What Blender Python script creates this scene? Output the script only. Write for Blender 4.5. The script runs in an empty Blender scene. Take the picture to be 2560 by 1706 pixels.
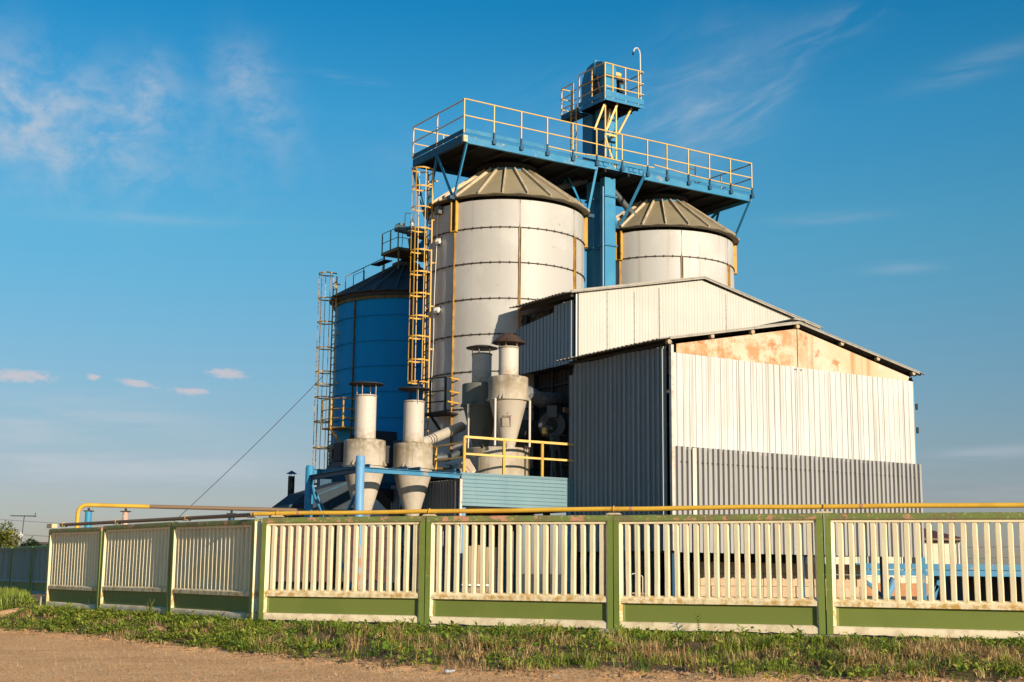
# Grain elevator with silos behind a concrete fence, seen across a field in low evening sun.
import bpy, math, random
import numpy as np
from mathutils import Vector, Matrix
random.seed(7)
RNG = np.random.default_rng(11)
R = math.radians
SC = bpy.context.scene
COL = SC.collection
PI = math.pi

# ------------------------------------------------------------------ frames
class Frame:
    """A horizontal frame: local x,y axes turned about z, so each structure is measured along its own walls."""
    def __init__(s, ox, oy, deg):
        s.o = (ox, oy); s.a = R(deg); s.c = math.cos(s.a); s.s = math.sin(s.a)
    def W(s, p):
        return (s.o[0] + s.c*p[0] - s.s*p[1], s.o[1] + s.s*p[0] + s.c*p[1], p[2])
WORLD = Frame(0, 0, 0)
PLANT = Frame(4.693, 40.0, 32.75)          # x along the shed front, y into the plant
FENCE = Frame(-5.564, 31.003, -22.4)       # front run of the fence
WING = Frame(-13.64, 40.87, -50.7)         # run of the fence that turns away

# ------------------------------------------------------------------ mesh builder
class MB:
    def __init__(s):
        s.v = []; s.f = []; s.mi = {}
    def add(s, vs, fs):
        b = len(s.v); s.v += [tuple(p) for p in vs]; s.f += [tuple(i + b for i in f) for f in fs]; return s
    def box(s, x0, x1, y0, y1, z0, z1):
        vs = [(x, y, z) for z in (z0, z1) for x, y in ((x0, y0), (x1, y0), (x1, y1), (x0, y1))]
        return s.add(vs, [(3, 2, 1, 0), (4, 5, 6, 7), (0, 1, 5, 4), (1, 2, 6, 5), (2, 3, 7, 6), (3, 0, 4, 7)])
    def bar(s, p, q, w, h=None, up=(0, 0, 1)):
        p = Vector(p); q = Vector(q); d = (q - p).normalized(); up = Vector(up)
        if abs(d.dot(up)) > .98: up = Vector((1, 0, 0))
        a = d.cross(up).normalized()*(w/2); b = a.cross(d).normalized()*((h or w)/2)
        vs = [p - a - b, p + a - b, p + a + b, p - a + b, q - a - b, q + a - b, q + a + b, q - a + b]
        return s.add(vs, [(0, 1, 2, 3), (7, 6, 5, 4), (4, 5, 1, 0), (5, 6, 2, 1), (6, 7, 3, 2), (7, 4, 0, 3)])
    def angle(s, p, q, w, t=.012, up=(0, 0, 1)):
        """steel angle: two thin legs"""
        p = Vector(p); q = Vector(q); d = (q - p).normalized(); up = Vector(up)
        if abs(d.dot(up)) > .98: up = Vector((0, -1, 0))
        a = d.cross(up).normalized(); b = a.cross(d).normalized()
        s.bar(p, q, w, t, b) ; o = a*(w/2 - t/2) - b*(w/2 + t/2 + .001)
        return s.bar(p + o, q + o, t, w, b)
    def tube(s, pts, r, n=8, cap=True):
        pts = [Vector(p) for p in pts]; rings = []; prev = None
        for i, p in enumerate(pts):
            d = (pts[min(i + 1, len(pts) - 1)] - pts[max(i - 1, 0)]).normalized()
            if prev is None:
                ref = Vector((0, 0, 1)) if abs(d.z) < .9 else Vector((1, 0, 0))
                a = d.cross(ref).normalized()
            else:
                a = (prev - d*prev.dot(d)).normalized()
            prev = a; b = d.cross(a); rr = r[i] if isinstance(r, (list, tuple)) else r
            rings.append([p + (a*math.cos(2*PI*k/n) + b*math.sin(2*PI*k/n))*rr for k in range(n)])
        vs = [v for g in rings for v in g]; fs = []
        for i in range(len(rings) - 1):
            for k in range(n):
                k2 = (k + 1) % n
                fs.append((i*n + k, i*n + k2, (i + 1)*n + k2, (i + 1)*n + k))
        if cap: fs += [tuple(range(n))[::-1], tuple((len(rings) - 1)*n + k for k in range(n))]
        return s.add(vs, fs)
    def lathe(s, cx, cy, prof, n=48, a0=0, a1=360, cap=True):
        full = abs(a1 - a0) >= 359.9; m = n if full else n + 1
        vs = []; fs = []
        for r, z in prof:
            for k in range(m):
                t = R(a0 + (a1 - a0)*k/n); vs.append((cx + r*math.cos(t), cy + r*math.sin(t), z))
        for i in range(len(prof) - 1):
            for k in range(n):
                k2 = (k + 1) % m
                fs.append((i*m + k, i*m + k2, (i + 1)*m + k2, (i + 1)*m + k))
        if cap and full:
            fs += [tuple(range(m))[::-1], tuple((len(prof) - 1)*m + k for k in range(m))]
        return s.add(vs, fs)
    def ring(s, cx, cy, z, r0, r1, h, n=64, a0=0, a1=360):
        """flat hoop: radial width r0..r1, height h"""
        full = abs(a1 - a0) >= 359.9; m = n if full else n + 1; vs = []; fs = []
        for r, zz in ((r0, z), (r1, z), (r1, z + h), (r0, z + h)):
            for k in range(m):
                t = R(a0 + (a1 - a0)*k/n); vs.append((cx + r*math.cos(t), cy + r*math.sin(t), zz))
        for i in range(4):
            j = (i + 1) % 4
            for k in range(n):
                k2 = (k + 1) % m
                fs.append((i*m + k, i*m + k2, j*m + k2, j*m + k))
        if not full: fs += [(0, m, 2*m, 3*m), (4*m - 1, 3*m - 1, 2*m - 1, m - 1)]
        return s.add(vs, fs)
    def extr(s, pts, vec):
        pts = [Vector(p) for p in pts]; vec = Vector(vec); n = len(pts)
        return s.add(pts + [p + vec for p in pts],
                     [tuple(range(n))[::-1], tuple(range(n, 2*n))] + [(i, (i + 1) % n, n + (i + 1) % n, n + i) for i in range(n)])
    def corr(s, p0, along, L, up, nrm, lo, hi, pitch=.2, depth=.04, fb=.4, ft=.4, th=.006, wob=0., seed=1, rib=None):
        """trapezoid-corrugated sheet with real thickness; lo(t), hi(t) give its two ends along 'up'"""
        p0 = Vector(p0); along = Vector(along).normalized(); up = Vector(up).normalized(); nrm = Vector(nrm).normalized()
        lo_ = lo if callable(lo) else (lambda t: lo); hi_ = hi if callable(hi) else (lambda t: hi)
        rr = random.Random(seed); sd = (1 - fb - ft)/2*pitch; T = []; t = 0.
        while t < L:
            d = depth*(1 + wob*rr.uniform(-1, 1))
            for q, o in ((0, 0), (fb*pitch, 0), (fb*pitch + sd, d), (fb*pitch + sd + ft*pitch, d)):
                if t + q <= L + 1e-6: T.append((t + q, o))
            t += pitch
        if T[-1][0] < L: T.append((L, 0))
        vs = []; fs = []
        for q, o in T:
            b = p0 + along*q + nrm*o
            j = rr.uniform(-1, 1)*wob*.02
            vs += [b + up*(lo_(q) + j), b + up*hi_(q), b + up*(lo_(q) + j) - nrm*th, b + up*hi_(q) - nrm*th]
        for i in range(len(T) - 1):
            a = 4*i; c = a + 4
            if rib is not None and i % 4 in rib: s.mi[len(s.f) + len(fs)] = 1
            fs += [(a, c, c + 1, a + 1), (a + 2, a + 3, c + 3, c + 2), (a + 1, c + 1, c + 3, a + 3), (a, a + 2, c + 2, c)]
        e = 4*(len(T) - 1); fs += [(0, 1, 3, 2), (e, e + 2, e + 3, e + 1)]
        return s.add(vs, fs)

BASE = {}
def new_mesh(name, mb, mat, base=(0, 0, 0), sharp=32):
    me = bpy.data.meshes.new(name)
    me.from_pydata([(v[0] - base[0], v[1] - base[1], v[2] - base[2]) for v in mb.v], [], mb.f)
    for q in (mat if isinstance(mat, (list, tuple)) else [mat]): me.materials.append(q)
    if mb.mi:
        idx = [0]*len(me.polygons)
        for k_, v_ in mb.mi.items(): idx[k_] = v_
        me.polygons.foreach_set('material_index', idx)
    me.validate()
    me.polygons.foreach_set('use_smooth', [True]*len(me.polygons))
    me.set_sharp_from_angle(angle=R(sharp))
    me.update()
    return me
def tag(o, label=None, cat=None, group=None, kind=None):
    if label: o['label'] = label
    if cat: o['category'] = cat
    if group: o['group'] = group
    if kind: o['kind'] = kind
    return o
def thing(name, label, cat, fr, base, group=None):
    o = bpy.data.objects.new(name, None); COL.objects.link(o)
    o.empty_display_size = .3; o.location = fr.W(base); o.rotation_euler = (0, 0, fr.a)
    BASE[o.name] = base
    return tag(o, label, cat, group, 'thing')
def part(name, mb, mat, parent, label=None, sharp=32):
    root = parent if parent.name in BASE and parent.type == 'EMPTY' else parent.parent
    while root.name not in BASE: root = root.parent
    o = bpy.data.objects.new(name, new_mesh(name, mb, mat, BASE[root.name], sharp)); COL.objects.link(o)
    o.parent = parent
    if label: o['label'] = label
    return o
def solo(name, mb, mat, label, cat, fr, base, group=None, kind=None, sharp=32):
    o = bpy.data.objects.new(name, new_mesh(name, mb, mat, base, sharp)); COL.objects.link(o)
    o.location = fr.W(base); o.rotation_euler = (0, 0, fr.a)
    return tag(o, label, cat, group, kind or 'thing')

# ------------------------------------------------------------------ materials
def mat(name, col, rough=.55, metal=0., blotch=None, blotch2=None, streak=None, rust=None, bump=None, spec=.4, low=None, speck=None, rnd=True):
    m = bpy.data.materials.new(name); m.use_nodes = True
    nt = m.node_tree; N = nt.nodes; L = nt.links; bs = N['Principled BSDF']
    bs.inputs['Roughness'].default_value = rough; bs.inputs['Metallic'].default_value = metal
    bs.inputs['Specular IOR Level'].default_value = spec
    tc = N.new('ShaderNodeTexCoord'); vec = tc.outputs['Object']
    if rnd:
        oi = N.new('ShaderNodeObjectInfo'); mu = N.new('ShaderNodeMath'); mu.operation = 'MULTIPLY'; mu.inputs[1].default_value = 37.
        L.new(oi.outputs['Random'], mu.inputs[0]); ad = N.new('ShaderNodeVectorMath'); ad.operation = 'ADD'
        L.new(vec, ad.inputs[0]); L.new(mu.outputs[0], ad.inputs[1]); vec = ad.outputs[0]
    def noise(scale, detail=5, rgh=.6, sc=(1, 1, 1), off=0.):
        mp = N.new('ShaderNodeMapping'); mp.inputs['Scale'].default_value = sc; mp.inputs['Location'].default_value = (off, off*1.7, off*.6)
        L.new(vec, mp.inputs['Vector']); n = N.new('ShaderNodeTexNoise')
        n.inputs['Scale'].default_value = scale; n.inputs['Detail'].default_value = detail; n.inputs['Roughness'].default_value = rgh
        L.new(mp.outputs[0], n.inputs['Vector']); return n.outputs['Fac']
    def ramp(sock, lo, hi, amt=1.):
        mr = N.new('ShaderNodeMapRange'); mr.interpolation_type = 'SMOOTHSTEP'
        if lo < hi: mr.inputs['From Min'].default_value = lo; mr.inputs['From Max'].default_value = hi; mr.inputs['To Max'].default_value = amt
        else: mr.inputs['From Min'].default_value = hi; mr.inputs['From Max'].default_value = lo; mr.inputs['To Min'].default_value = amt; mr.inputs['To Max'].default_value = 0
        L.new(sock, mr.inputs['Value']); return mr.outputs['Result']
    cur = N.new('ShaderNodeRGB'); cur.outputs[0].default_value = (*col, 1); cur = cur.outputs[0]
    def mix(fac, c2):
        nonlocal cur
        mx = N.new('ShaderNodeMix'); mx.data_type = 'RGBA'
        L.new(fac, mx.inputs['Factor']); L.new(cur, mx.inputs['A'])
        if isinstance(c2, tuple): mx.inputs['B'].default_value = (*c2, 1)
        else: L.new(c2, mx.inputs['B'])
        cur = mx.outputs['Result']
    if blotch: c, s, lo, hi, a = blotch; mix(ramp(noise(s), lo, hi, a), c)
    if blotch2: c, s, lo, hi, a = blotch2; mix(ramp(noise(s, 8, .7, off=5.3), lo, hi, a), c)
    if streak:
        c, s, lo, hi, a = streak[:5]; mix(ramp(noise(s, 6, .65, (1, 1, streak[5] if len(streak) > 5 else .06), 9.1), lo, hi, a), c)
    if low:   # dirt or lichen tied to a height range of the thing itself
        c, z0, z1, s, a = low[:5]; axis = low[5] if len(low) > 5 else 'Z'; l0, l1 = low[6:8] if len(low) > 6 else (.42, .62)
        sx = N.new('ShaderNodeSeparateXYZ'); L.new(tc.outputs['Object'], sx.inputs[0])
        h = ramp(sx.outputs[axis], z1, z0, 1.)
        mm = N.new('ShaderNodeMath'); mm.operation = 'MULTIPLY'; L.new(h, mm.inputs[0]); L.new(ramp(noise(s, 7, .7, off=2.2), l0, l1, a), mm.inputs[1])
        mix(mm.outputs[0], c)
    if speck: c, s, lo, hi, a = speck; mix(ramp(noise(s, 3, .5, off=14.), lo, hi, a), c)
    if rust:
        c, s, lo, hi, a = rust; mix(ramp(noise(s, 9, .72, off=21.), lo, hi, a), c)
    if rnd:   # no two pieces were painted or weathered quite alike
        vr = N.new('ShaderNodeMapRange'); vr.inputs['To Min'].default_value = .92; vr.inputs['To Max'].default_value = 1.06; L.new(oi.outputs['Random'], vr.inputs['Value'])
        hv = N.new('ShaderNodeHueSaturation'); L.new(vr.outputs['Result'], hv.inputs['Value']); L.new(cur, hv.inputs['Color']); cur = hv.outputs['Color']
    L.new(cur, bs.inputs['Base Color'])
    if bump:
        s, st, dist = bump
        b = N.new('ShaderNodeBump'); b.inputs['Strength'].default_value = st; b.inputs['Distance'].default_value = dist
        L.new(noise(s, 6, .6, off=3.), b.inputs['Height']); L.new(b.outputs[0], bs.inputs['Normal'])
    return m

M = {}
M['silo_white'] = mat('silo_white', (.465, .445, .41), .5, 0, blotch=((.535, .515, .475), .5, .5, .62, .8), blotch2=((.42, .405, .375), .9, .55, .75, .5), streak=((.27, .21, .14), 3.0, .53, .74, .5, .03), speck=((.30, .22, .15), 6, .70, .74, .5), bump=(.8, .2, .06))
M['silo_blue'] = mat('silo_blue', (.002, .255, .58), .5, 0, spec=.12, blotch=((.002, .30, .64), .6, .45, .7, .7), streak=((.002, .17, .40), 3., .52, .75, .5), bump=(1.2, .1, .04))
M['roof_grey'] = mat('silo_roof_grey', (.27, .22, .13), .7, 0, blotch=((.22, .185, .12), 1.3, .45, .65, .8), blotch2=((.38, .32, .21), 5, .6, .75, .5))
M['roof_rib'] = mat('silo_roof_rib', (.54, .44, .30), .65, 0, blotch=((.30, .25, .18), 2, .45, .65, .7))
M['roof_dark_rib'] = mat('blue_silo_roof_rib', (.10, .14, .15), .5, .1)
M['roof_dark'] = mat('blue_silo_roof', (.055, .075, .075), .6, .1, blotch=((.04, .05, .05), 1.2, .45, .65, .8))
M['ring_dark'] = mat('flange_dark', (.045, .035, .028), .7, .2, blotch=((.12, .07, .03), 4, .5, .7, .5))
M['yellow'] = mat('yellow_paint', (.58, .325, .045), .5, 0, blotch=((.46, .25, .04), 3, .45, .65, .6), rust=((.13, .055, .02), 5, .58, .68, .85))
M['strip'] = mat('joint_strip_paint', (.42, .235, .045), .55, 0, blotch=((.24, .12, .035), 2.2, .42, .6, .8), streak=((.10, .05, .02), 5, .52, .68, .8, .05))
M['yellow_worn'] = mat('yellow_paint_worn', (.56, .36, .10), .6, 0, blotch=((.30, .17, .06), 5, .45, .62, .8), rust=((.09, .045, .02), 9, .53, .62, .9))
M['olive'] = mat('olive_steel', (.16, .11, .035), .6, 0, blotch=((.07, .05, .02), 4, .45, .6, .8))
M['rail'] = mat('railing_yellow', (.72, .47, .14), .5, 0, blotch=((.62, .38, .10), 3, .45, .65, .6), rust=((.25, .12, .04), 8, .62, .7, .7))
M['blue'] = mat('blue_steel', (.032, .195, .36), .5, 0, spec=.25, blotch=((.075, .24, .36), 2, .45, .65, .6), rust=((.38, .29, .17), 2.1, .57, .66, .8), streak=((.035, .19, .32), 4, .5, .75, .5))
M['blue_toe'] = mat('toe_board_blue', (.03, .175, .33), .5, 0, spec=.25, blotch=((.06, .23, .36), 1.5, .45, .65, .7), streak=((.025, .13, .24), 4, .5, .75, .5))
M['blue_clean'] = mat('blue_duct_paint', (.035, .225, .40), .5, 0, spec=.25, blotch=((.06, .27, .44), 1., .45, .65, .7), streak=((.03, .18, .32), 5, .56, .78, .5))
M['blue_dark'] = mat('blue_steel_dark', (.008, .06, .115), .5, 0, blotch=((.014, .09, .16), 2, .45, .65, .6))  # shade of side-facing steel put into a darker blue; also dark blue parts
M['blue_pale'] = mat('blue_post_paint', (.14, .32, .52), .5, 0, blotch=((.10, .27, .47), 2.5, .45, .62, .7), rust=((.50, .40, .30), 5, .63, .70, .6))
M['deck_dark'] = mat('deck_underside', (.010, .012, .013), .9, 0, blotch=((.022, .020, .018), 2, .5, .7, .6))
M['zinc_bright'] = mat('zinc_sheet_bright', (.60, .585, .55), .45, 0, streak=((.36, .31, .24), 7., .47, .72, .8, .022), blotch=((.68, .67, .64), .5, .45, .65, .6), speck=((.30, .25, .20), 18, .70, .74, .6))
M['zinc_grey'] = mat('zinc_sheet_grey', (.375, .365, .35), .5, .1, rust=((.30, .17, .08), 2.4, .66, .72, .5), streak=((.25, .24, .225), 4, .48, .7, .7), speck=((.22, .11, .05), 14, .69, .73, .7))
M['zinc_shed'] = mat('zinc_sheet_shaded', (.145, .17, .18), .55, .0, streak=((.20, .225, .23), 3, .52, .74, .7, .02), blotch=((.10, .13, .145), 1.1, .45, .65, .6))  # shade of the side walls put into a darker zinc colour
M['zinc_lit_side'] = mat('zinc_rib_lit_side', (.40, .44, .45), .5, 0, streak=((.25, .28, .29), 3, .5, .7, .7, .03))  # sky light on the front-facing rib sides painted as paler zinc
M['cream_sheet'] = mat('cream_sheet', (.50, .475, .425), .55, 0, streak=((.44, .40, .33), 4, .50, .74, .55), blotch=((.55, .53, .48), .6, .45, .65, .6), speck=((.25, .2, .15), 22, .73, .76, .7))
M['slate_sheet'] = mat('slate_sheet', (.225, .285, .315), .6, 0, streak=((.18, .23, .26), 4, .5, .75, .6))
M['slate_dark'] = mat('slate_sheet_dark', (.045, .06, .075), .8, 0, spec=.1, streak=((.035, .045, .055), 3, .5, .75, .7))
M['post_worn'] = mat('worn_corner_post', (.55, .50, .42), .6, 0, blotch=((.40, .34, .27), 3, .45, .6, .7), rust=((.42, .17, .05), 3.5, .58, .64, .9))
M['rust_gable'] = mat('rusty_gable', (.62, .50, .36), .65, 0, blotch=((.60, .42, .24), .5, .42, .60, .8), low=((.52, .215, .07), 4.6, 6.4, 1.5, .85, 'X', .43, .58), blotch2=((.64, .54, .41), 1.6, .53, .62, .8), rust=((.40, .15, .045), 2.1, .57, .65, .8), streak=((.42, .20, .08), 2.2, .58, .72, .7, .05))
M['roof_sheet'] = mat('roof_sheet', (.36, .33, .28), .6, .1, streak=((.22, .2, .17), 3, .45, .7, .7))
M['wood_end'] = mat('purlin_wood', (.45, .36, .24), .8, 0, blotch=((.3, .22, .14), 6, .45, .6, .7))
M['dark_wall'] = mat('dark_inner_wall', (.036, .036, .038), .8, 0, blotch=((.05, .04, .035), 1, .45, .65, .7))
M['cyc'] = mat('cyclone_steel', (.50, .44, .36), .6, 0, blotch=((.43, .37, .29), 1.2, .42, .62, .7), streak=((.30, .235, .16), 4.5, .53, .74, .6), speck=((.20, .12, .06), 9, .68, .72, .7), bump=(3, .08, .02))
M['cyc_head'] = mat('cyclone_head', (.45, .39, .31), .75, 0, low=((.17, .125, .07), 2.3, 1.62, 5, .85, 'Z', .36, .62), blotch=((.34, .28, .19), 2.2, .40, .60, .75), streak=((.22, .17, .10), 4.5, .48, .70, .7), speck=((.45, .25, .05), 9, .70, .73, .8), bump=(6, .15, .02))
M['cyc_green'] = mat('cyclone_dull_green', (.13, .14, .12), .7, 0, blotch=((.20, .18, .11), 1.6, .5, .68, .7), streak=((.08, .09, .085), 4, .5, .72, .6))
M['stack'] = mat('stack_steel', (.55, .49, .42), .6, 0, streak=((.46, .39, .30), 4.5, .52, .76, .5), blotch=((.56, .50, .42), 1, .42, .62, .6), low=((.28, .20, .11), 2.2, 2.8, 7, .75, 'Z', .36, .6), speck=((.22, .14, .08), 10, .66, .70, .8))
M['cap_dark'] = mat('rain_cap_dark', (.028, .028, .03), .7, .1, blotch=((.055, .04, .03), 4, .45, .6, .8))
M['cap_rust'] = mat('rain_cap_rusty', (.075, .04, .025), .8, .1, blotch=((.035, .025, .02), 6, .45, .6, .8))
M['pipe_post'] = mat('pale_post', (.62, .57, .50), .6)
M['panel_blue'] = mat('pale_blue_siding', (.155, .265, .305), .55, 0, streak=((.12, .21, .25), 3, .5, .75, .6), blotch=((.19, .30, .335), 1, .45, .65, .6), speck=((.14, .16, .15), 15, .72, .75, .6))
M['annex'] = mat('annex_sheet', (.14, .14, .145), .5, .3, streak=((.09, .09, .095), 5, .5, .75, .7))
M['duct_wrap'] = mat('foil_wrap', (.22, .23, .24), .45, .3, bump=(4, .9, .12))
M['fan_grey'] = mat('fan_grey', (.085, .095, .10), .5, .1, blotch=((.1, .11, .11), 3, .45, .6, .7))
M['motor'] = mat('motor_grey_blue', (.07, .12, .15), .5, .2)
M['pipe_yellow'] = mat('gas_pipe_yellow', (.68, .41, .05), .5, 0, blotch=((.56, .31, .04), 1.6, .45, .62, .7), rust=((.20, .11, .05), 6, .64, .70, .7), speck=((.35, .06, .08), 2.2, .74, .76, .6))
M['pipe_brown'] = mat('gas_pipe_rusty', (.22, .145, .085), .65, .1, blotch=((.22, .14, .08), 5, .45, .6, .8), rust=((.5, .3, .05), 3, .66, .7, .5))
M['bracket'] = mat('bracket_concrete', (.58, .48, .30), .8, 0, blotch=((.42, .33, .2), 7, .45, .6, .7))
M['f_green'] = mat('fence_green', (.165, .215, .04), .6, 0, blotch=((.135, .18, .035), 1.5, .45, .6, .6), speck=((.42, .36, .2), 26, .66, .70, .5), bump=(9, .12, .01))
M['f_green_top'] = mat('fence_green_worn', (.155, .19, .045), .7, 0, blotch=((.17, .13, .06), 2.2, .45, .62, .75), rust=((.55, .24, .15), 3.0, .545, .60, .85), speck=((.45, .38, .24), 20, .61, .66, .6), bump=(10, .3, .015))
M['f_cream'] = mat('fence_cream', (.84, .72, .47), .65, 0, blotch=((.76, .64, .42), 2., .45, .62, .6), streak=((.46, .37, .22), 6, .52, .74, .6, .03), low=((.50, .27, .04), .56, .74, 7, .9), speck=((.34, .26, .16), 30, .68, .72, .6), bump=(14, .14, .008))
M['f_sill'] = mat('fence_sill', (.74, .62, .42), .8, 0, blotch=((.52, .40, .24), 3, .45, .62, .7), rust=((.36, .26, .08), 6, .58, .66, .6), bump=(12, .3, .012))
M['f_base'] = mat('fence_base_green', (.17, .205, .04), .6, 0, blotch=((.145, .185, .037), .9, .45, .6, .7), bump=(8, .06, .008))
M['f_old'] = mat('fence_weathered', (.36, .37, .32), .8, 0, streak=((.16, .165, .14), 2.2, .45, .7, .85))
M['concrete'] = mat('concrete', (.42, .37, .27), .85, 0, blotch=((.3, .26, .18), 5, .45, .6, .8), bump=(18, .4, .02))
M['block'] = mat('adobe_block', (.52, .38, .25), .9, 0, blotch=((.42, .29, .18), 2.5, .42, .6, .8), bump=(7, .7, .04))
M['maroon'] = mat('maroon_board', (.075, .018, .02), .7, 0, blotch=((.045, .02, .02), 3, .45, .6, .8))
M['card'] = mat('cardboard', (.42, .32, .24), .85, 0, blotch=((.55, .48, .40), 4, .48, .6, .8), rust=((.30, .14, .09), 3, .55, .65, .7))
M['wood'] = mat('plank_wood', (.36, .25, .15), .8, 0, streak=((.26, .17, .1), 5, .45, .7, .7))
M['rubber'] = mat('rubber', (.015, .015, .016), .8)
M['house_wall'] = mat('house_wall', (.72, .64, .48), .8, 0, blotch=((.66, .58, .42), 1, .45, .6, .6))
M['brick'] = mat('brick_plinth', (.50, .24, .11), .85, 0, blotch=((.42, .19, .09), 6, .45, .6, .8))
M['roof_brown'] = mat('house_roof_brown', (.10, .032, .022), .7)
M['roof_tan'] = mat('house_roof_tan', (.22, .14, .09), .85)
M['glass_dark'] = mat('dark_glass', (.02, .025, .03), .1, 0, spec=.6)
M['white'] = mat('white_plate', (.75, .72, .66), .6)
M['lamp_glass'] = mat('lamp_glass', (.5, .5, .42), .15, 0, spec=.7)
M['black'] = mat('black_steel', (.02, .02, .021), .6, .2, blotch=((.05, .04, .03), 4, .5, .65, .7))
M['wire'] = mat('wire', (.05, .05, .055), .6)
M['bark'] = mat('bark', (.09, .065, .045), .9)
M['bottle'] = mat('bottle_plastic', (.34, .36, .40), .15, 0, spec=.6)
M['pink'] = mat('pink_primer', (.55, .30, .22), .7, 0, blotch=((.62, .55, .45), 6, .48, .56, .9))
M['redstone'] = mat('brick_fragment', (.45, .22, .14), .9, 0, bump=(12, .5, .03))

# ------------------------------------------------------------------ plant: silos
ANG = [-161.7, -113.1, -65.3, -17, 31, 79, 127]         # sheet joints round a silo
def pol(c, r, deg, z):
    return (c[0] + r*math.cos(R(deg)), c[1] + r*math.sin(R(deg)), z)
def silo(label, c, wall, roofm, z_eave, z_bot, rings, collar, strips, brackets, blue=False):
    Rs = 2.94
    t = thing('grain_silo', label, 'silo', PLANT, (c[0], c[1], .5), 'round steel grain silos')
    mb = MB(); prof = [(Rs, z_bot)]
    edges = sorted(rings) + [z_eave - .08]; z0 = z_bot
    for z1 in edges:                                     # each course bellies out very slightly
        for k in range(1, 5):
            q = k/4; prof.append((Rs + .012*math.sin(PI*q), z0 + (z1 - z0)*q))
        z0 = z1
    mb.lathe(*c, prof, 112); shell = part('shell', mb, wall, t, sharp=50)
    for z in rings:
        mb = MB(); mb.ring(*c, z - .012, Rs - .01, Rs + .045, .024, 112)
        for k in range(0, 54): mb.bar(pol(c, Rs + .03, k*360/54, z - .045), pol(c, Rs + .03, k*360/54, z + .045), .022)
        part('ring_flange', mb, M['silo_blue'] if blue else M['ring_dark'], t)
    # vertical joints: bolted strip down to the base, hidden behind a channel bracket at the top of some
    for a in ANG:
        mb = MB(); top = (max(rings) if not blue else z_eave - .2)
        er = Vector((math.cos(R(a)), math.sin(R(a)), 0)); et = Vector((-er.y, er.x, 0)); cc = Vector((c[0], c[1], 0))
        p = cc + er*(Rs + .028)
        mb.bar(p + Vector((0, 0, z_bot)), p + Vector((0, 0, top)), .07, .055, er)
        p2 = cc + er*(Rs + .07) + et*.027
        mb.bar(p2 + Vector((0, 0, z_bot)), p2 + Vector((0, 0, top)), .016, .06, er)
        part('joint_strip', mb, strips, t)
        if not blue:
            mb = MB(); mb.corr(pol(c, Rs + .004, a - .22, max(rings) + .03), (0, 0, 1), z_eave - max(rings) - .1, et, er, 0, .022, .062, .016, .5, .3, .004)
            part('bolt_row', mb, M['ring_dark'], t)
    for a in brackets:
        mb = MB(); er = Vector((math.cos(R(a)), math.sin(R(a)), 0)); et = Vector((-er.y, er.x, 0)); cc = Vector((c[0], c[1], 0))
        z0, z1 = max(rings) - .02, z_eave - .02
        for sgn in (-1, 1):
            p = cc + er*(Rs + .075) + et*sgn*.115
            mb.bar(p + Vector((0, 0, z0)), p + Vector((0, 0, z1)), .02 if sgn < 0 else .04, .13, er)
        p = cc + er*(Rs + .075); mb.bar(p + et*-.13 + Vector((0, 0, z0 - .02)), p + et*.14 + Vector((0, 0, z0 - .02)), .15, .03)
        bc = part('bracket_channel', mb, M['yellow'], t)
        mb = MB(); p = cc + er*(Rs + .03); mb.bar(p + Vector((0, 0, z0)), p + Vector((0, 0, z1)), .22, .05, er); part('channel_web', mb, M['ring_dark'], bc)
    # roof: faceted cone with standing ribs and a sagging drip edge
    if not blue: z_eave += .07
    nr = 22; mb = MB(); Re = 3.2 if blue else 3.15; rc, zc = collar; vs = []; fs = []
    n = nr*4
    rows = ((Re + .02, -.14), (Re + .03, .0), (None, .0), (rc, 0))
    for i, (r, dz) in enumerate(((Re - .01, z_eave - .012), (Re + .03, z_eave + .012), ((Re + rc)/2, (z_eave + zc)/2 + .015), (rc, zc))):
        for k in range(n):
            a = 360*k/n; sag = (.012*math.cos(2*PI*(k % 4)/4) if i < 2 else 0) + (.010*math.sin(k*1.7) if i < 2 else 0)
            vs.append(pol(c, r, a, z + 0 if False else dz + sag))
    for i in range(3):
        for k in range(n):
            k2 = (k + 1) % n; fs.append((i*n + k, i*n + k2, (i + 1)*n + k2, (i + 1)*n + k))
    fs.append(tuple(3*n + k for k in range(n)))
    # soffit back to the wall
    b = len(vs)
    for k in range(n): vs.append(pol(c, Rs - .02, 360*k/n, z_eave - .02))
    for k in range(n):
        k2 = (k + 1) % n; fs.append((k2, k, b + k, b + k2))
    mb.add(vs, fs); roof = part('roof', mb, roofm, t, sharp=14)
    mb = MB(); mb.lathe(*c, [(Rs + .16, z_eave - (.16 if blue else .055)), (Rs + .17, z_eave - .025)], 88, cap=False); part('drip_skirt', mb, M['ring_dark'], t)
    for k in range(nr):
        a = 360*(k + .35)/nr; mb = MB()
        mb.bar(pol(c, Re + .02, a, z_eave + .045), pol(c, rc + .02, a, zc + .05), .05, .115)
        part('roof_rib', mb, M['roof_dark_rib'] if blue else M['roof_rib'], roof)
    mb = MB()
    if blue:
        mb.lathe(*c, [(rc + .1, zc - .02), (rc + .1, zc + .16), (.25, zc + .34), (.25, zc + .4)], 40)
        part('roof_cap', mb, roofm, t)
    else:
        mb.lathe(*c, [(rc + .04, zc - .02), (rc + .05, zc + .05), (rc + .05, zc + .06)], 48, cap=True)
        part('neck_rim', mb, M['blue'], t)
        mb = MB(); mb.lathe(*c, [(rc, zc + .05), (rc + .1, 16.8)], 48)
        part('neck_collar', mb, M['deck_dark'], t)
    # hopper and legs
    mb = MB(); mb.lathe(*c, [(Rs - .01, z_bot), (.35, z_bot - 2.1), (.3, z_bot - 2.3)], 48)
    part('hopper', mb, wall, t)
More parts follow.
